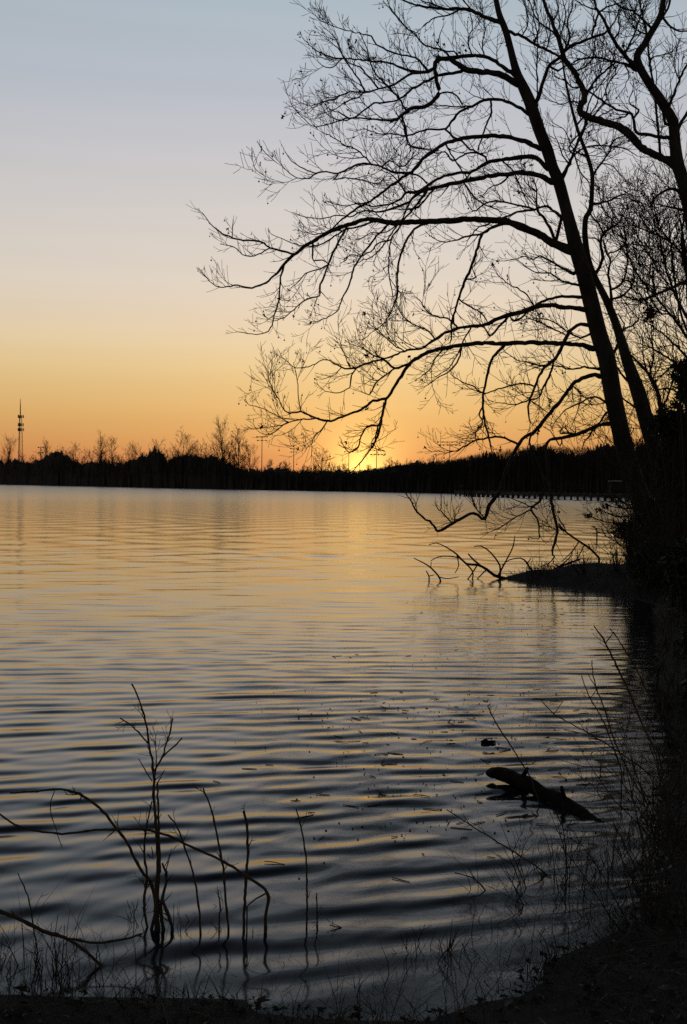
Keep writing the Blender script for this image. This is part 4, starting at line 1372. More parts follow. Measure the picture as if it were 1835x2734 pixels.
T4_TRUNK = [(1905, 1480, 16), (1900, 1250, 14), (1890, 1100, 12), (1872, 980, 10), (1852, 880, 8), (1840, 800, 6), (1832, 700, 4.5), (1822, 620, 3), (1812, 560, 1.5)]
T4 = [
    (0.2, [(1868, 960, 6), (1828, 890, 4), (1790, 840, 3.4), (1750, 790, 2.8), (1700, 730, 2.2), (1670, 660, 1.8), (1650, 600, 1.2)], [[(1790, 840, 2.4), (1750, 830, 2), (1700, 780, 1.6), (1660, 760, 1.2)], [(1750, 790, 2), (1740, 740, 1.8), (1700, 690, 1.4)]]),
    (-0.2, [(1852, 880, 5), (1800, 780, 3.4), (1772, 690, 2.8), (1758, 600, 1.8), (1755, 560, 1)], [[(1800, 780, 2), (1770, 740, 1.8), (1720, 660, 1.4), (1690, 610, 1)]]),
    (0.3, [(1836, 740, 5), (1812, 665, 3.2), (1760, 630, 2.6), (1700, 606, 1.8), (1680, 590, 1)], [[(1790, 650, 2), (1760, 600, 1.6), (1740, 560, 1)]]),
    (-0.3, [(1845, 748, 6), (1790, 770, 4), (1755, 785, 3.6), (1720, 800, 3), (1690, 800, 1.8)], [[(1755, 785, 2), (1730, 760, 1.8), (1700, 745, 1.4)], [(1725, 800, 2), (1735, 840, 1.8), (1740, 855, 1.4)]]),
    (0.1, [(1862, 930, 5), (1826, 860, 3.4), (1803, 760, 2.8), (1790, 640, 1.8), (1785, 570, 1)], []),
    (-0.4, [(1888, 1090, 6), (1840, 1010, 4), (1790, 960, 3), (1740, 930, 2), (1700, 915, 1.2)], [[(1800, 968, 2), (1770, 1000, 1.8), (1740, 1010, 1.2)]]),
    (0.4, [(1878, 1010, 5), (1830, 950, 3.6), (1780, 900, 2.6), (1740, 870, 1.6)], []),
    (0.1, [(1895, 1160, 5), (1850, 1080, 4), (1800, 1040, 3), (1760, 1040, 1.8)], []),
    (0.3, [(1834, 720, 4), (1820, 640, 3), (1830, 560, 2), (1840, 480, 1.2)], []),
]
build_tree('bare_thicket_tree', 'densely twigged bare tree along the right edge below the kinked trunk', 'tree', T4_TRUNK, T4, 20.5, 10, 1.15, 2.6, 0.01, 0.004, 0.05, rmin=0.0045, clear=0.05, group=TREES)
T5_TRUNK = [(1792, 1430, 8), (1780, 1250, 7), (1768, 1130, 6), (1757, 1048, 5), (1735, 1002, 4), (1703, 966, 3), (1672, 935, 2), (1650, 900, 1)]
T5 = [(0.3, [(1757, 1050, 3.4), (1735, 1010, 2.6), (1720, 960, 2), (1715, 900, 1.4)], []),
      (-0.3, [(1763, 1100, 3.4), (1790, 1040, 2.6), (1800, 980, 2), (1795, 920, 1.3)], []),
      (0.3, [(1735, 1000, 2.6), (1745, 950, 2), (1740, 890, 1.4)], []),
      (-0.2, [(1770, 1150, 3), (1740, 1120, 2.4), (1715, 1110, 1.6)], []),
      (0.2, [(1778, 1220, 3), (1800, 1150, 2.4), (1815, 1080, 1.6)], [])]
build_tree('bare_sapling', 'thin bare sapling right of the second trunk, bending left', 'tree', T5_TRUNK, T5, 22.5, 12, 0.8, 2.2, 0.01, 0.004, 0.05, rmin=0.0045, clear=0.05, group=TREES)

# a clump of old leaves caught high in the thicket
cl = Tubes(3)
rnd = random.Random(5)
cpos = P(1736, 836, 20.0)
for k in range(70):
    v, f = curled_leaf(rnd, rnd.uniform(0.03, 0.06))
    cl.add_mesh(v + np.array([rnd.gauss(0, 0.045), rnd.gauss(0, 0.045), rnd.gauss(0, 0.06)]), f)
me = cl.mesh('leaf_clump')
o = obj('leaf_clump', me, M['deadleaf'])
o.location = cpos
o['label'] = 'dark ball of old leaves caught in the twigs of the right-hand thicket'
o['category'] = 'leaf clump'


# ------------------------------------------------------------------ shrubs on the right bank
def leafy_shrub(label, px, py, rx, ry, d, n, seed, leaf=0.05, group='evergreen shrubs on the right bank'):
    rnd = random.Random(seed)
    c = P(px, py, d)
    s = d / FPX
    zb = gz(c.x, c.y)
    base = Vector((c.x, c.y, min(zb, c.z - ry * s) - 0.05))
    root = thing('evergreen_shrub', label, 'shrub', base, group)
    st = Tubes(5)
    ends = []
    for k in range(14):
        a = rnd.uniform(0, 6.28)
        rr = math.sqrt(rnd.random())
        e = c + Vector((math.cos(a) * rx * s * rr, math.sin(a) * rx * s * 0.7 * rr, rnd.uniform(-0.7, 0.9) * ry * s)) - base
        m1 = Vector((e.x * 0.35, e.y * 0.35, e.z * 0.55))
        pts = [Vector((0, 0, 0)), m1, e]
        pp = spline([tuple(p) for p in pts], 0.15)
        st.add([Vector(p) for p in pp], list(np.linspace(0.03, 0.008, len(pp))))
        ends.append(e)
    child('stem', st, M['twig'], root)
    # lumpy leaf clusters: leaves gather round sprigs
    nr = np.random.default_rng(seed)
    ns = max(30, n // 14)
    u = nr.normal(0, 1, (ns, 3))
    u /= np.linalg.norm(u, axis=1, keepdims=True)
    rad = nr.random(ns) ** 0.4
    sp = u * rad[:, None] * np.array([rx * s, rx * s * 0.75, ry * s])
    sp *= (1 + 0.25 * noise2(u[:, 0] * 3, u[:, 2] * 3, seed, 2, 1.0))[:, None]
    sp += np.array((c - base)[:])
    k = nr.integers(0, ns, n)
    pos = sp[k] + nr.normal(0, 0.10 * min(1.0, rx * s), (n, 3))
    ax = nr.normal(0, 1, (n, 3))
    ax /= np.linalg.norm(ax, axis=1, keepdims=True)
    bx = np.cross(ax, nr.normal(0, 1, (n, 3)))
    bx /= np.linalg.norm(bx, axis=1, keepdims=True)
    cx = np.cross(ax, bx)
    ln = leaf * nr.uniform(0.6, 1.3, n)[:, None]
    v = np.stack([pos, pos + ax * ln + bx * ln * 0.38 + cx * ln * 0.1, pos + ax * ln * 2.0, pos + ax * ln - bx * ln * 0.38 + cx * ln * 0.1], 1).reshape(-1, 3)
    i = np.arange(n)[:, None] * 4
    t = np.concatenate([i + np.array([[0, 1, 2]]), i + np.array([[0, 2, 3]])])
    me = mesh_np('foliage', v, None, t)
    me.materials.append(M['evergreen'])
    o = bpy.data.objects.new('foliage', me)
    col.objects.link(o)
    o.parent = root
    o['kind'] = 'stuff'
    return root


leafy_shrub('small leafy bush poking left at the foot of the leaning sycamore', 1686, 1418, 42, 30, 24.6, 1500, 31)
leafy_shrub('dark leafy bush on the bank right of the sycamore foot', 1790, 1395, 95, 85, 21.8, 7000, 32)
leafy_shrub('tall dark evergreen bush at the right edge behind the slim sapling', 1838, 1235, 80, 105, 20.6, 9000, 33)
leafy_shrub('ragged evergreen bush with open sprays below the thicket', 1796, 1128, 55, 48, 20.0, 2200, 34)
leafy_shrub('uppermost evergreen bush half cut by the right edge', 1842, 1020, 44, 75, 19.4, 2600, 35)
leafy_shrub('low dark bush on the spit before the two trunks', 1772, 1505, 88, 62, 18.9, 6000, 36)
leafy_shrub('dark overhanging bush at the right edge above the shaded water', 1862, 1545, 80, 120, 15.2, 8000, 37)
leafy_shrub('nearest dark bush at the right edge beside the thin reeds', 1890, 1740, 70, 130, 11.8, 7000, 38, 0.04)


leafy_shrub('dark bush on the near right bank just inside the frame edge', 1905, 1960, 75, 190, 9.0, 7000, 39, 0.035)


def bare_shrub(label, px, py, d, height, stems, seed, lean=(0, 0), group='bare shrubs on the bank', rmin=0.004, lev=3, r0=0.013):
    rnd = random.Random(seed)
    c = P(px, py, d)
    zb = gz(c.x, c.y)
    base = Vector((c.x, c.y, zb - 0.03))
    root = thing('bare_shrub', label, 'shrub', base, group)
    tips = []
    for k in range(stems):
        tb = Tubes(4)
        a = rnd.uniform(0, 6.28)
        dv = Vector((math.cos(a) * 0.5 + lean[0], math.sin(a) * 0.4 + lean[1], 1.0)).normalized()
        grow_twig(tb, tips, rnd, Vector((rnd.gauss(0, 0.06), rnd.gauss(0, 0.06), 0)), dv, height * rnd.uniform(0.6, 1.1), r0, rmin, 1, lev, 0.02, 0.09, 0.12)
        child('stem', tb, M['twig'], root)
    return root


bare_shrub('bare twiggy shrub arching left from the sycamore foot over the cove', 1722, 1402, 24.3, 1.3, 9, 51, (-0.9, 0))
bare_shrub('bare twiggy shrub on the spit crest left of the dark bush', 1668, 1490, 20.6, 0.55, 8, 52, (-0.4, 0))
bare_shrub('small bare shrub low on the middle of the spit', 1560, 1520, 20.9, 0.4, 6, 53, (-0.5, 0))
bare_shrub('tall bare shrub between the two leaning trunks', 1722, 1380, 26.3, 2.3, 9, 54, (0.05, 0))
bare_shrub('tall bare shrub right of the second leaning trunk', 1800, 1420, 21.2, 2.7, 10, 55, (-0.1, 0))
bare_shrub('bare shrub in front of the tall evergreen at the right edge', 1845, 1450, 17.5, 2.0, 9, 56, (-0.3, 0))

bare_shrub('low tangle of dead stems at the foot of the tallest weed', 418, 2500, 4.6, 0.26, 16, 57, (0, 0), 'tangles of dead stems in the shallows', 0.0011, 3, 0.0035)
bare_shrub('low dark tuft of dead stems between the thin foreground stalks', 565, 2500, 4.6, 0.22, 14, 58, (0, 0), 'tangles of dead stems in the shallows', 0.0011, 3, 0.0035)
bare_shrub('dim tangle of dead stems at the lower left edge', 90, 2640, 4.1, 0.25, 12, 59, (0, 0), 'tangles of dead stems in the shallows', 0.0011, 3, 0.0035)
bare_shrub('dim tangle of dead stems right of the low tuft', 690, 2520, 4.55, 0.2, 10, 60, (0, 0), 'tangles of dead stems in the shallows', 0.0011, 3, 0.0035)
bare_shrub('dim upright tangle of dead stems below the drift log', 1480, 2420, 5.0, 0.42, 12, 61, (0, 0), 'tangles of dead stems in the shallows', 0.0011, 3, 0.0035)
bare_shrub('dim tangle of dead stems at the lower right corner', 1740, 2480, 4.6, 0.55, 14, 62, (-0.2, 0), 'tangles of dead stems in the shallows', 0.0011, 3, 0.0035)
bare_shrub('dim spiky tangle of dead stems near the bottom centre', 1180, 2560, 4.3, 0.2, 10, 63, (0, 0), 'tangles of dead stems in the shallows', 0.0011, 3, 0.0035)
bare_shrub('dim brushy tangle of dead stems along the right edge', 1800, 2230, 5.7, 0.7, 14, 64, (-0.3, 0), 'tangles of dead stems in the shallows', 0.0012, 3, 0.004)

# the overhanging spray with three clumps of dead leaves
sprays = thing('overhanging_sapling', 'thin arching sapling with three dead leaf clumps over the cove', 'sapling', P(1712, 1395, 24.2))
loc = sprays.location.copy()
for pts in ([(1712, 1392, 3), (1706, 1362, 2.4), (1666, 1357, 1.8), (1642, 1354, 1.4), (1620, 1350, 1.2)],
            [(1710, 1394, 3), (1692, 1378, 2.2), (1653, 1380, 1.8), (1625, 1370, 1.5), (1600, 1364, 1.1)],
            [(1708, 1396, 2.6), (1690, 1398, 2), (1653, 1398, 1.8), (1615, 1393, 1.4), (1590, 1384, 1.2), (1571, 1377, 1)],
            [(1706, 1364, 2), (1670, 1345, 1.5), (1640, 1325, 1)], [(1660, 1357, 1.4), (1640, 1340, 1.2), (1628, 1328, 1)]):
    a = spline(pts, 6)
    dd = 24.2 - np.linspace(0, 1, len(a)) * 0.6
    ps = [P(x, y, q) - loc for (x, y, w), q in zip(a, dd)]
    tb = Tubes(5)
    tb.add(ps, [w * 24.2 / FPX for x, y, w in a])
    st = child('stem', tb, M['twig'], sprays)
    if pts[-1][0] in (1620, 1600, 1571):
        lf = Tubes(3)
        rnd = random.Random(int(pts[-1][0]))
        for k in range(9):
            v, f = curled_leaf(rnd, rnd.uniform(0.04, 0.075))
            lf.add_mesh(v + np.array((ps[-1] + Vector((rnd.gauss(0, 0.045), rnd.gauss(0, 0.04), rnd.gauss(0, 0.02))))[:]), f)
        child('dead_leaf', lf, M['deadleaf'], st, kind='stuff')
    tw = Tubes(3)
    rnd = random.Random(int(pts[-1][1]))
    for k in range(6):
        q = ps[int(len(ps) * rnd.uniform(0.3, 0.95))]
        grow_twig(tw, [], rnd, q, Vector((-0.8, rnd.gauss(0, .4), rnd.gauss(0.2, .4))).normalized(), rnd.uniform(0.1, 0.3), 0.005, 0.0035, 1, 2, 0.05, 0.1, 0.06)
    child('twigs', tw, M['twig'], st, kind='stuff')


# ------------------------------------------------------------------ plants and driftwood traced by the water
def traced_plant(name, label, cat, stems, d, mat='stalk', part='stem', group=None, foot=True, jitter=0.0, seed=1, sub=None, sides=6):
    """stems: pixel polylines from the ground upwards; later ones may start on earlier ones."""
    rnd = random.Random(seed)
    b = P(stems[0][0][0], stems[0][0][1], d)
    zb = gz(b.x, b.y)
    root = thing(name, label, cat, (b.x, b.y, zb), group)
    loc = Vector((b.x, b.y, zb))
    kp, kd = [], []
    first = None
    for si, st in enumerate(stems):
        a = spline(st, 12.0)
        d0 = d
        onto = False
        if kp:
            pp = np.vstack(kp)
            pd = np.concatenate(kd)
            dist2 = (pp[:, 0] - a[0, 0]) ** 2 + (pp[:, 1] - a[0, 1]) ** 2
            i = int(np.argmin(dist2))
            d0 = pd[i]
            onto = dist2[i] < 30 ** 2
        seg = np.concatenate([[0], np.cumsum(np.hypot(np.diff(a[:, 0]), np.diff(a[:, 1])))]) * d0 / FPX
        dd = d0 + rnd.uniform(-0.22, 0.22) * seg + 0.02 * np.sin(seg * 6 + rnd.random() * 6)
        kp.append(a)
        kd.append(dd)
        if d < 10:
            for q in range(1, len(a) - 1):
                a[q, 0] += rnd.gauss(0, 0.8)
                a[q, 1] += rnd.gauss(0, 0.6)
            a[:, 2] *= 0.70 * np.array([1.2 if q % 6 == 3 else rnd.uniform(0.9, 1.06) for q in range(len(a))])
        pts = [P(x, y, q) for (x, y, w), q in zip(a, dd)]
        rad = [max(w * q / FPX, 0.0009) for (x, y, w), q in zip(a, dd)]
        if not onto and foot:
            p0 = pts[0]
            zg = min(gz(p0.x, p0.y), 0.3)
            if p0.z > zg - 0.05:
                pts = [Vector((p0.x, p0.y, zg - 0.08))] + pts
                rad = [rad[0]] + rad
        tb = Tubes(sides)
        tb.add([p - loc for p in pts], rad)
        if d < 10 and part == 'stem':
            for q in range(rnd.randint(2, 5) if len(pts) > 6 else 0):
                j = rnd.randint(len(pts) // 3, len(pts) - 2)
                tn = (pts[j + 1] - pts[j]).normalized()
                tmp = Tubes(sides)
                grow_twig(tmp, [], rnd, pts[j] - loc, side_dir(tn, rnd, rnd.uniform(0.5, 1.0), 0.3), rnd.uniform(0.02, 0.10), rad[j] * 0.5, 0.0008, 1, 2, 0.03, 0.12, 0.015)
                c0 = 0
                for nn in tmp.n:
                    tb.add([Vector(v) for v in tmp.P[c0:c0 + nn]], tmp.R[c0:c0 + nn])
                    c0 += nn
        par = root if (first is None or not sub or not onto) else first
        o = child(part if (first is None or not onto) else (sub or part), tb, M[mat], par)
        if first is None:
            first = o
    return root


WEED = 'dry weeds standing at the near water edge'
traced_plant('dry_weed', 'tallest dry weed stalk with forked tips, left of centre in the foreground', 'weed', [
    [(425, 2545, 11), (418, 2418, 11), (423, 2316, 9), (419, 2239, 6.5), (412, 2137, 5.5), (411, 2076, 5.5), (408, 2035, 4.6), (398, 1984, 4), (388, 1923, 3.6), (370, 1862, 3), (352, 1826, 3)],
    [(398, 1986, 3.4), (378, 1964, 3), (352, 1938, 2.8), (321, 1917, 2.6)],
    [(411, 2062, 4), (434, 2020, 3.4), (449, 1974, 3), (462, 1918, 2.8)],
    [(434, 2022, 3), (459, 1999, 2.8), (487, 1970, 2.6)],
    [(415, 2070, 2.6), (418, 2035, 2), (415, 1978, 1.6)],
    [(407, 2086, 2.6), (388, 2055, 2), (370, 2025, 1.5)],
    [(418, 2096, 2.6), (430, 2075, 2), (440, 2056, 1.5)],
    [(428, 2330, 5), (424, 2200, 4.4), (421, 2090, 3.6)],
    [(393, 2345, 5), (385, 2265, 4.2), (393, 2198, 3.6), (406, 2140, 2.6)],
    [(445, 2520, 7), (430, 2430, 7), (446, 2345, 5), (434, 2305, 4)],
    [(368, 2545, 6), (395, 2505, 7), (416, 2440, 7)],
    [(476, 2545, 6), (455, 2460, 7), (432, 2400, 6)],
    [(408, 2540, 5), (385, 2420, 5), (395, 2340, 5)],
    [(394, 2280, 2.4), (410, 2292, 2.2), (405, 2262, 1.6)],
    [(440, 2340, 2.6), (448, 2310, 2), (452, 2280, 1.5)]], 4.55, group=WEED, sub='side_stem')
traced_plant('arching_stem', 'knotty stem arching left from the tallest weed, tip nearly level', 'stem', [
    [(420, 2480, 7), (408, 2367, 6.5), (378, 2326, 6), (342, 2254, 5.5), (301, 2198, 5.5), (265, 2158, 5.5), (224, 2127, 5.5), (189, 2112, 5), (163, 2107, 4.5), (102, 2112, 3.8), (26, 2117, 3)],
    [(146, 2112, 2), (135, 2158, 1.8), (148, 2209, 1.6), (168, 2265, 1.2)],
    [(262, 2157, 3), (256, 2148, 2)], [(218, 2126, 3), (213, 2138, 2)]], 4.62, group=WEED, sub='twig', seed=3)
traced_plant('arching_stem', 'long curved bramble stem sweeping from the left edge across the tallest weed', 'stem', [
    [(707, 2520, 6), (710, 2440, 6), (714, 2383, 6), (653, 2336, 5.5), (587, 2295, 5.2), (510, 2260, 5), (449, 2231, 4.8), (388, 2216, 4.8), (332, 2214, 4.6), (255, 2216, 4.6), (179, 2225, 4.4), (102, 2219, 4.2), (41, 2201, 4), (0, 2175, 3.6), (-60, 2130, 3)],
    [(660, 2420, 3), (685, 2400, 3), (712, 2384, 3)]], 4.5, group=WEED, sub='twig', seed=4)
traced_plant('arching_stem', 'thick low stem curving in from the left edge near the ground', 'stem', [
    [(300, 2610, 6), (286, 2596, 6), (230, 2540, 6.5), (173, 2504, 7.5), (112, 2484, 8), (51, 2453, 8), (0, 2433, 8), (-70, 2400, 7)],
    [(173, 2504, 5.5), (255, 2517, 5), (332, 2507, 4.6), (378, 2494, 4)]], 4.2, group=WEED, sub='twig', seed=5)
SINGLE = [
    ('slender curved stalk just right of the tallest weed', [(536, 2535, 4), (531, 2418, 4), (515, 2331, 3.8), (495, 2265, 3.4), (474, 2209, 3), (449, 2175, 2.4)], 4.5),
    ('tall thin stalk leaning left, third right of the tallest weed', [(614, 2540, 4.5), (607, 2443, 4.5), (597, 2331, 4.4), (584, 2249, 4), (566, 2168, 3.6), (543, 2104, 3)], 4.5),
    ('straight blunt reed stalk with a broken top in the foreground', [(648, 2540, 6), (656, 2367, 6), (661, 2290, 5.6), (661, 2214, 5.4), (651, 2165, 5.4)], 4.5),
    ('thin dark stalk at the far left, leaning left', [(117, 2720, 3), (115, 2688, 3), (107, 2596, 3), (92, 2484, 3), (74, 2392, 2.8), (48, 2331, 2)], 4.3),
    ('short stalk between the two tall thin stalks', [(587, 2540, 3.6), (585, 2470, 3.4), (588, 2420, 3), (582, 2375, 2.4)], 4.55),
    ('thin upright stalk standing alone in the centre foreground', [(818, 2540, 4.4), (820, 2440, 4), (819, 2317, 3.8), (807, 2223, 3.4), (791, 2159, 2.6)], 4.55),
    ('shorter companion stalk beside the lone centre stalk', [(846, 2520, 3.4), (847, 2440, 3.2), (846, 2385, 2.6)], 4.6),
    ('bent stub stalk right of the lone centre stalk', [(912, 2515, 3), (915, 2480, 3), (900, 2475, 2.4), (880, 2470, 2)], 4.6),
]
for i, (lab, pts, d) in enumerate(SINGLE):
    traced_plant('dry_stalk', lab, 'stalk', [pts], d, group='single dry stalks at the near water edge', seed=60 + i)
REEDS = [
    ('thin reed rising behind the drift log', [(1440, 2140, 3), (1413, 2070, 2.8), (1397, 2044, 2.8), (1362, 1988, 2.6), (1326, 1932, 2.4), (1303, 1886, 2)], 6.4),
    ('longest reed reaching up to the golden water at right', [(1800, 2260, 3.4), (1765, 2090, 3.4), (1749, 2008, 3.4), (1714, 1932, 3.4), (1683, 1855, 3.6), (1647, 1779, 3.8), (1617, 1717, 3.4), (1586, 1671, 2.4)], 6.0),
    ('reed parallel to the longest one on its right', [(1815, 2120, 2.6), (1760, 1930, 2.6), (1720, 1830, 2.6), (1693, 1773, 2.6), (1657, 1717, 2.2), (1629, 1677, 1.6)], 6.6),
    ('short reed crossing the golden ripples left of the longest reed', [(1660, 2060, 2.6), (1625, 1960, 2.6), (1601, 1906, 2.4), (1576, 1865, 2.2), (1553, 1804, 1.8)], 6.6),
    ('leaning reed between the short reed and the longest reed', [(1730, 2150, 3), (1673, 2049, 3), (1637, 1967, 2.8), (1612, 1886, 2.6), (1589, 1830, 2.4), (1581, 1763, 1.8)], 6.4),
    ('slanting twig lying low across the shaded water', [(1745, 2075, 2.4), (1698, 2039, 2.4), (1622, 1988, 2.4), (1571, 1957, 2.2), (1525, 1932, 2.2), (1479, 1906, 2), (1448, 1873, 1.6)], 6.6),
    ('long slanting twig in the dark water below the drift log', [(1530, 2420, 3), (1453, 2330, 3), (1387, 2284, 2.8), (1321, 2243, 2.6), (1254, 2202, 2.4), (1193, 2161, 1.8)], 5.2),
    ('dim upright reed in the lower right with a forked tip', [(1525, 2460, 3), (1515, 2330, 3), (1505, 2220, 2.6), (1480, 2165, 2)], 5.3),
    ('dim reed left of the lower right corner', [(1330, 2470, 3), (1310, 2400, 3), (1270, 2350, 2.6), (1215, 2330, 2)], 5.0),
    ('dim slanting reed in the lower right corner', [(1790, 2480, 3.4), (1740, 2390, 3.2), (1690, 2300, 3), (1640, 2200, 2.4)], 5.4),
    ('dim tall reed at the right edge in the shade', [(1830, 2330, 3), (1800, 2200, 3), (1770, 2090, 2.6), (1730, 1980, 2)], 5.8),
]
for i, (lab, pts, d) in enumerate(REEDS):
    stems = [pts]
    x, y, w = pts[-2]
    stems.append([(x, y, w * 0.8), (x + (22 if i % 2 else -18), y - 30, w * 0.5)])
    traced_plant('thin_reed', lab, 'reed', stems, d, group='thin reeds in the lower right', seed=80 + i, sub='tip')

FALLEN = [
    [(1352, 1546, 5), (1320, 1536, 4.2), (1300, 1520, 3.6), (1275, 1508, 3.2), (1245, 1505, 2.8), (1220, 1480, 2.2), (1190, 1460, 1.6), (1165, 1450, 1.2), (1145, 1455, 1)],
    [(1308, 1527, 3), (1290, 1515, 2.8), (1265, 1495, 2.4), (1250, 1478, 1.6)],
    [(1335, 1540, 3), (1335, 1510, 2.4), (1310, 1475, 2), (1285, 1458, 1.6), (1265, 1460, 1.1)],
    [(1330, 1538, 2.6), (1350, 1500, 2), (1370, 1460, 1.7), (1375, 1430, 1.1)],
    [(1245, 1505, 2.2), (1262, 1525, 2), (1262, 1545, 1.8), (1255, 1562, 1.6)],
    [(1275, 1508, 2), (1258, 1535, 1.8), (1240, 1558, 1.4)],
    [(1230, 1490, 1.8), (1200, 1485, 1.6), (1170, 1487, 1.4), (1150, 1498, 1)],
    [(1220, 1482, 1.6), (1225, 1510, 1.4), (1215, 1530, 1)],
    [(1300, 1520, 1.8), (1280, 1540, 1.6), (1262, 1560, 1.2)]]
traced_plant('fallen_branch', 'dead branch lying in the shallows at the tip of the spit', 'branch', FALLEN, 22.0, 'twig', 'bough', None, True, 0, 91, 'twig')
FALLEN2 = [[(1178, 1567, 2.6), (1175, 1545, 2.4), (1160, 1525, 2.2), (1140, 1508, 1.8), (1105, 1490, 1.2)], [(1172, 1540, 1.6), (1195, 1545, 1.4), (1225, 1540, 1)], [(1150, 1516, 1.4), (1152, 1500, 1)]]
traced_plant('fallen_branch', 'outermost dead twig standing in the water left of the spit', 'branch', FALLEN2, 21.4, 'twig', 'bough', None, True, 0, 92, 'twig')
traced_plant('fallen_branch', 'short hooked twig farthest left in the water off the spit', 'branch', [[(1145, 1565, 2), (1146, 1540, 1.8), (1138, 1524, 1.4)], [(1146, 1538, 1.2), (1160, 1535, 1)]], 21.4, 'twig', 'bough', None, True, 0, 93, 'twig')
FALLEN3 = [[(1425, 1528, 3.4), (1412, 1512, 2.8), (1405, 1500, 2.4), (1390, 1490, 1.8), (1360, 1495, 1.4), (1340, 1510, 1)], [(1408, 1505, 1.8), (1418, 1490, 1.2)]]
traced_plant('fallen_branch', 'hooped dead twig on the crest of the spit', 'branch', FALLEN3, 22.1, 'twig', 'bough', None, True, 0, 94, 'twig')
FALLEN4 = [[(1480, 1520, 3.2), (1515, 1505, 3), (1550, 1493, 2.2)], [(1490, 1516, 2), (1520, 1490, 1.6), (1530, 1470, 1.2)], [(1495, 1512, 1.8), (1478, 1505, 1.4), (1480, 1494, 1)]]
traced_plant('fallen_branch', 'slanting dead stick on the middle of the spit', 'branch', FALLEN4, 22.0, 'twig', 'bough', None, True, 0, 95, 'twig')
FALLEN5 = [[(1600, 1490, 3.2), (1576, 1465, 3), (1546, 1445, 2.8), (1511, 1420, 2.4), (1492, 1398, 1.6)], [(1546, 1446, 1.8), (1530, 1470, 1.6), (1500, 1500, 1.2)], [(1560, 1456, 1.6), (1548, 1480, 1.4), (1535, 1500, 1)], [(1576, 1466, 1.8), (1572, 1452, 1.4)]]
traced_plant('bare_sapling', 'thin bare sapling leaning left from the spit crest', 'sapling', FALLEN5, 22.2, 'twig', 'stem', None, True, 0, 96, 'twig')
traced_plant('fallen_branch', 'small forked twig standing in the cove behind the spit', 'branch', [[(1594, 1437, 1.8), (1593, 1412, 2), (1580, 1404, 1.2)], [(1593, 1424, 1.4), (1603, 1420, 1)], [(1593, 1426, 1.2), (1582, 1424, 1)]], 39.0, 'twig', 'bough', None, True, 0, 97, 'twig')

# ------------------------------------------------------------------ drift log and floats
lg_ = [(1314, 2068, 13), (1321, 2066, 17), (1350, 2072, 18), (1400, 2090, 18), (1450, 2113, 18), (1510, 2146, 17), (1570, 2186, 16), (1640, 2235, 13)]
a = spline(lg_, 10)
dl = np.linspace(6.95, 5.95, len(a))
lp = [P(x, y, q) for (x, y, w), q in zip(a, dl)]
rnd = random.Random(3)
log_root = thing('drift_log', 'short dark drift log with a raised sawn end by the right bank', 'log', (lp[0].x, lp[0].y, lp[0].z))
loc = log_root.location.copy()
tb = Tubes(14)
rr = [w * q / FPX * (1 + 0.06 * rnd.gauss(0, 1)) for (x, y, w), q in zip(a, dl)]
tb.add([p - loc for p in lp], rr)
me = tb.mesh('trunk', True)
vv = np.zeros(len(me.vertices) * 3, np.float32)
me.vertices.foreach_get('co', vv)
vv = vv.reshape(-1, 3)
vv += 0.013 * np.stack([noise2(vv[:, 0] * 9, vv[:, 2] * 9, 71 + k, 3, 3.0) for k in range(3)], -1)
me.vertices.foreach_set('co', vv.ravel())
me.update()
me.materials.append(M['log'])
o = bpy.data.objects.new('trunk', me)
col.objects.link(o)
o.parent = log_root
for (i, ang_, ln_) in ((8, 0.6, 0.07), (20, 2.2, 0.10)):
    tb = Tubes(7)
    p = lp[min(i, len(lp) - 1)] - loc
    dv = Vector((math.cos(ang_) * 0.4, -0.3, 0.8)).normalized()
    tb.add([p, p + dv * 0.06, p + dv * (0.06 + ln_ * 0.6)], [0.018, 0.014, 0.009])
    child('knot', tb, M['log'], log_root)

fl = on_level(1296, 1985, 0.0)
v, f = ico_ball(1.0)
import bmesh
bm = bmesh.new()
bmesh.ops.create_icosphere(bm, subdivisions=3, radius=0.027)
for q in bm.verts:
    k = 1 + 0.12 * math.sin(q.co.x * 160 + 1) * math.sin(q.co.y * 140) + 0.08 * math.sin(q.co.z * 230)
    q.co = Vector((q.co.x * 1.15, q.co.y, q.co.z * 0.9)) * k
me = bpy.data.meshes.new('floating_gourd')
bm.to_mesh(me)
bm.free()
for p in me.polygons:
    p.use_smooth = True
flt = thing('floating_knob', 'small round dark lump with a stub floating left of the thin reed', 'driftwood', (fl.x, fl.y, 0.008))
me.materials.append(M['log'])
o = bpy.data.objects.new('lump', me)
col.objects.link(o)
o.parent = flt
tb = Tubes(6)
tb.add([Vector((0.02, 0, 0)), Vector((0.05, 0.01, 0.004)), Vector((0.075, 0.01, 0.0))], [0.009, 0.011, 0.006])
child('stub', tb, M['log'], flt)

# a bent rust-brown leaf blade at the right edge
traced_plant('withered_blade', 'withered rust-coloured leaf blade hanging at the right edge', 'leaf', [[(1835, 2010, 4), (1818, 2040, 5), (1812, 2070, 5), (1800, 2105, 5), (1785, 2128, 2)]], 6.2, 'deadleaf', 'blade', None, False, 0, 98)

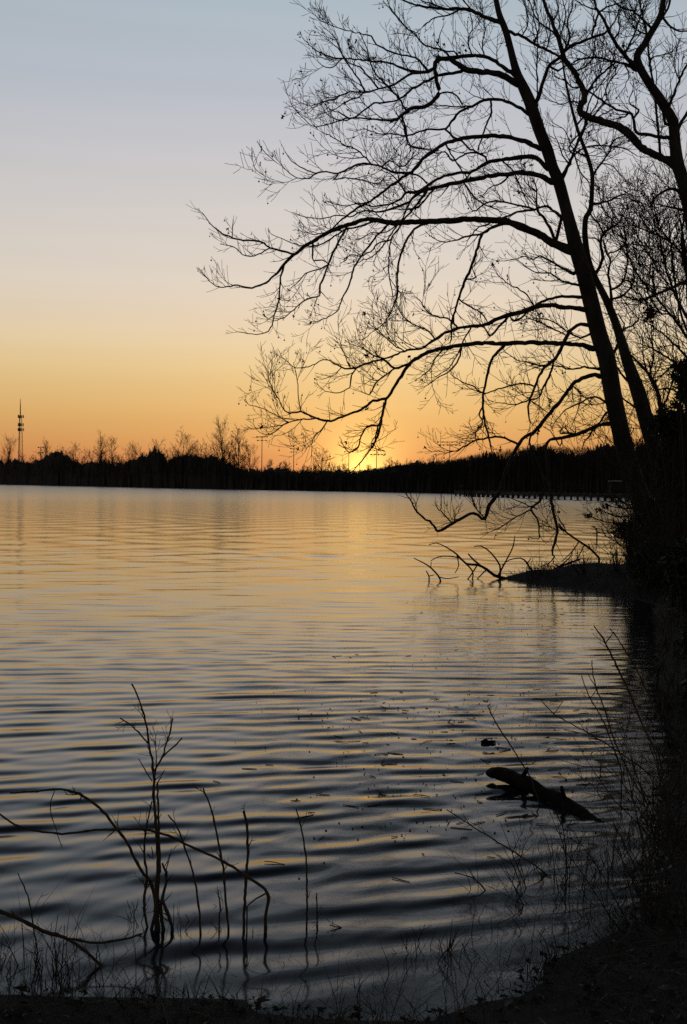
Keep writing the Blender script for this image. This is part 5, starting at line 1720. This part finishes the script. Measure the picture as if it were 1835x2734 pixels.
# ------------------------------------------------------------------ litter on the water, grass on the bank
lr = np.random.default_rng(77)
cent = [on_level(x, y, 0) for x, y in ((1050, 1880), (1180, 1960), (1350, 1880), (1250, 2050), (1120, 2120), (1020, 2010), (1450, 1990), (1300, 2180), (1180, 2230), (1500, 1900), (980, 2200), (1560, 2080), (1400, 1700), (1500, 1640), (1430, 1620), (1620, 1980), (1050, 1760), (930, 1900))]
nl = 550
k = lr.integers(0, len(cent), nl)
cx = np.array([c.x for c in cent])[k]
cy = np.array([c.y for c in cent])[k]
spread = np.where(cy > 12, 0.9, 0.42)
X = cx + lr.normal(0, 1, nl) * spread
Y = cy + lr.normal(0, 1, nl) * spread
keep = shore_dist(X, Y) < -0.05
X, Y = X[keep], Y[keep]
nl = len(X)
twigm = lr.random(nl) < 0.3
ln = np.where(twigm, lr.uniform(0.03, 0.12, nl), lr.uniform(0.004, 0.014, nl))
wd = np.where(twigm, lr.uniform(0.0008, 0.002, nl), ln * lr.uniform(0.3, 0.8, nl))
th = lr.uniform(0, math.pi, nl)
ux, uy = np.cos(th), np.sin(th)
corn = []
for su, sv in ((-1, -0.3), (0, -1), (1, 0.2), (0.1, 1)):
    x = X + ux * ln * su / 2 - uy * wd * sv
    y = Y + uy * ln * su / 2 + ux * wd * sv
    corn.append(np.stack([x, y, water_z(x, y) + 0.004 + 0.003 * lr.random(nl)], -1))
v = np.stack(corn, 1)
low = v.copy()
low[..., 2] -= 0.004
allv = np.concatenate([v, low], 1).reshape(-1, 3)
i = np.arange(nl)[:, None] * 8
q = np.concatenate([i + np.array([[0, 1, 2, 3]])] + [i + np.array([[a0, a0 + 4, (a0 + 1) % 4 + 4, (a0 + 1) % 4]]) for a0 in range(4)])
o = obj('floating_litter', mesh_np('floating_litter', allv, q), M['litter'])
o['kind'] = 'stuff'
o['label'] = 'specks of leaves and twigs floating on the water'


def grass(name, label, n, xr, yr, hmin, hmax, smin, smax, seed, mat, wid=0.004, flop=0.7):
    r = np.random.default_rng(seed)
    x = r.uniform(*xr, n)
    y = r.uniform(*yr, n)
    s = shore_dist(x, y)
    k = (s > smin) & (s < smax) & (noise2(x, y, seed, 3, 1.6) + r.normal(0, 0.35, n) > -0.1)
    x, y = x[k], y[k]
    n = len(x)
    z = ground_z(x, y) - 0.02
    h = r.uniform(hmin, hmax, n)
    a = r.uniform(0, 2 * math.pi, n)
    ln = h * r.uniform(0.1, 2.2 * flop, n)
    h = h * np.where(r.random(n) < 0.12, 1.8, 1.0) * np.clip(0.75 + 0.6 * noise2(x * 3, y * 3, seed + 1, 2, 1.0), 0.25, 1.6)
    b = r.uniform(0, 2 * math.pi, n)
    w = np.stack([np.cos(b), np.sin(b), 0 * b], -1) * (wid * r.uniform(0.6, 1.4, n))[:, None]
    p0 = np.stack([x, y, z], -1)
    p1 = p0 + np.stack([np.cos(a) * ln * 0.35, np.sin(a) * ln * 0.35, h * 0.6], -1)
    p2 = p0 + np.stack([np.cos(a) * ln, np.sin(a) * ln, h], -1)
    v = np.stack([p0 - w, p0 + w, p1 + w * 0.8, p1 - w * 0.8, p2], 1).reshape(-1, 3)
    i = np.arange(n)[:, None] * 5
    o = obj(name, mesh_np(name, v, i + np.array([[0, 1, 2, 3]]), i + np.array([[3, 2, 4]])), M[mat])
    o['kind'] = 'stuff'
    o['label'] = label
    return o


grass('bank_grass', 'short dry grass and stubble along the near bank', 90000, (-4, 5), (2.4, 9.5), 0.03, 0.12, -0.15, 1.5, 5, 'drygrass', 0.0026, 1.0)
grass('edge_grass', 'longer dead grass leaning over the water edge', 40000, (-3, 3.5), (3.2, 9.5), 0.05, 0.24, -0.55, 0.30, 15, 'drygrass', 0.0017, 1.0)
lfr = random.Random(12)
lv, lt_, ln_ = [], [], 0
while len(lv) < 1500:
    x, y = lfr.uniform(-2.2, 3.2), lfr.uniform(3.0, 8.5)
    if shore_dist(np.array([x]), np.array([y]))[0] < -0.08 or abs(x) > 0.42 * y:
        continue
    v, f = curled_leaf(lfr, lfr.uniform(0.015, 0.04))
    v = v * np.array([1, 1, 0.45]) + np.array([x, y, gz(x, y) + 0.012])
    lv.append(v)
    lt_.append(f + ln_)
    ln_ += len(v)
o = obj('leaf_litter', mesh_np('leaf_litter', np.concatenate(lv), None, np.concatenate(lt_)), M['litter'])
o['kind'] = 'stuff'
o['label'] = 'dark fallen leaves scattered over the near bank'
grass('spit_grass', 'dead grass tufts along the low spit and right bank', 60000, (2.0, 14), (7, 32), 0.06, 0.34, 0.02, 5.0, 6, 'drygrass', 0.006)
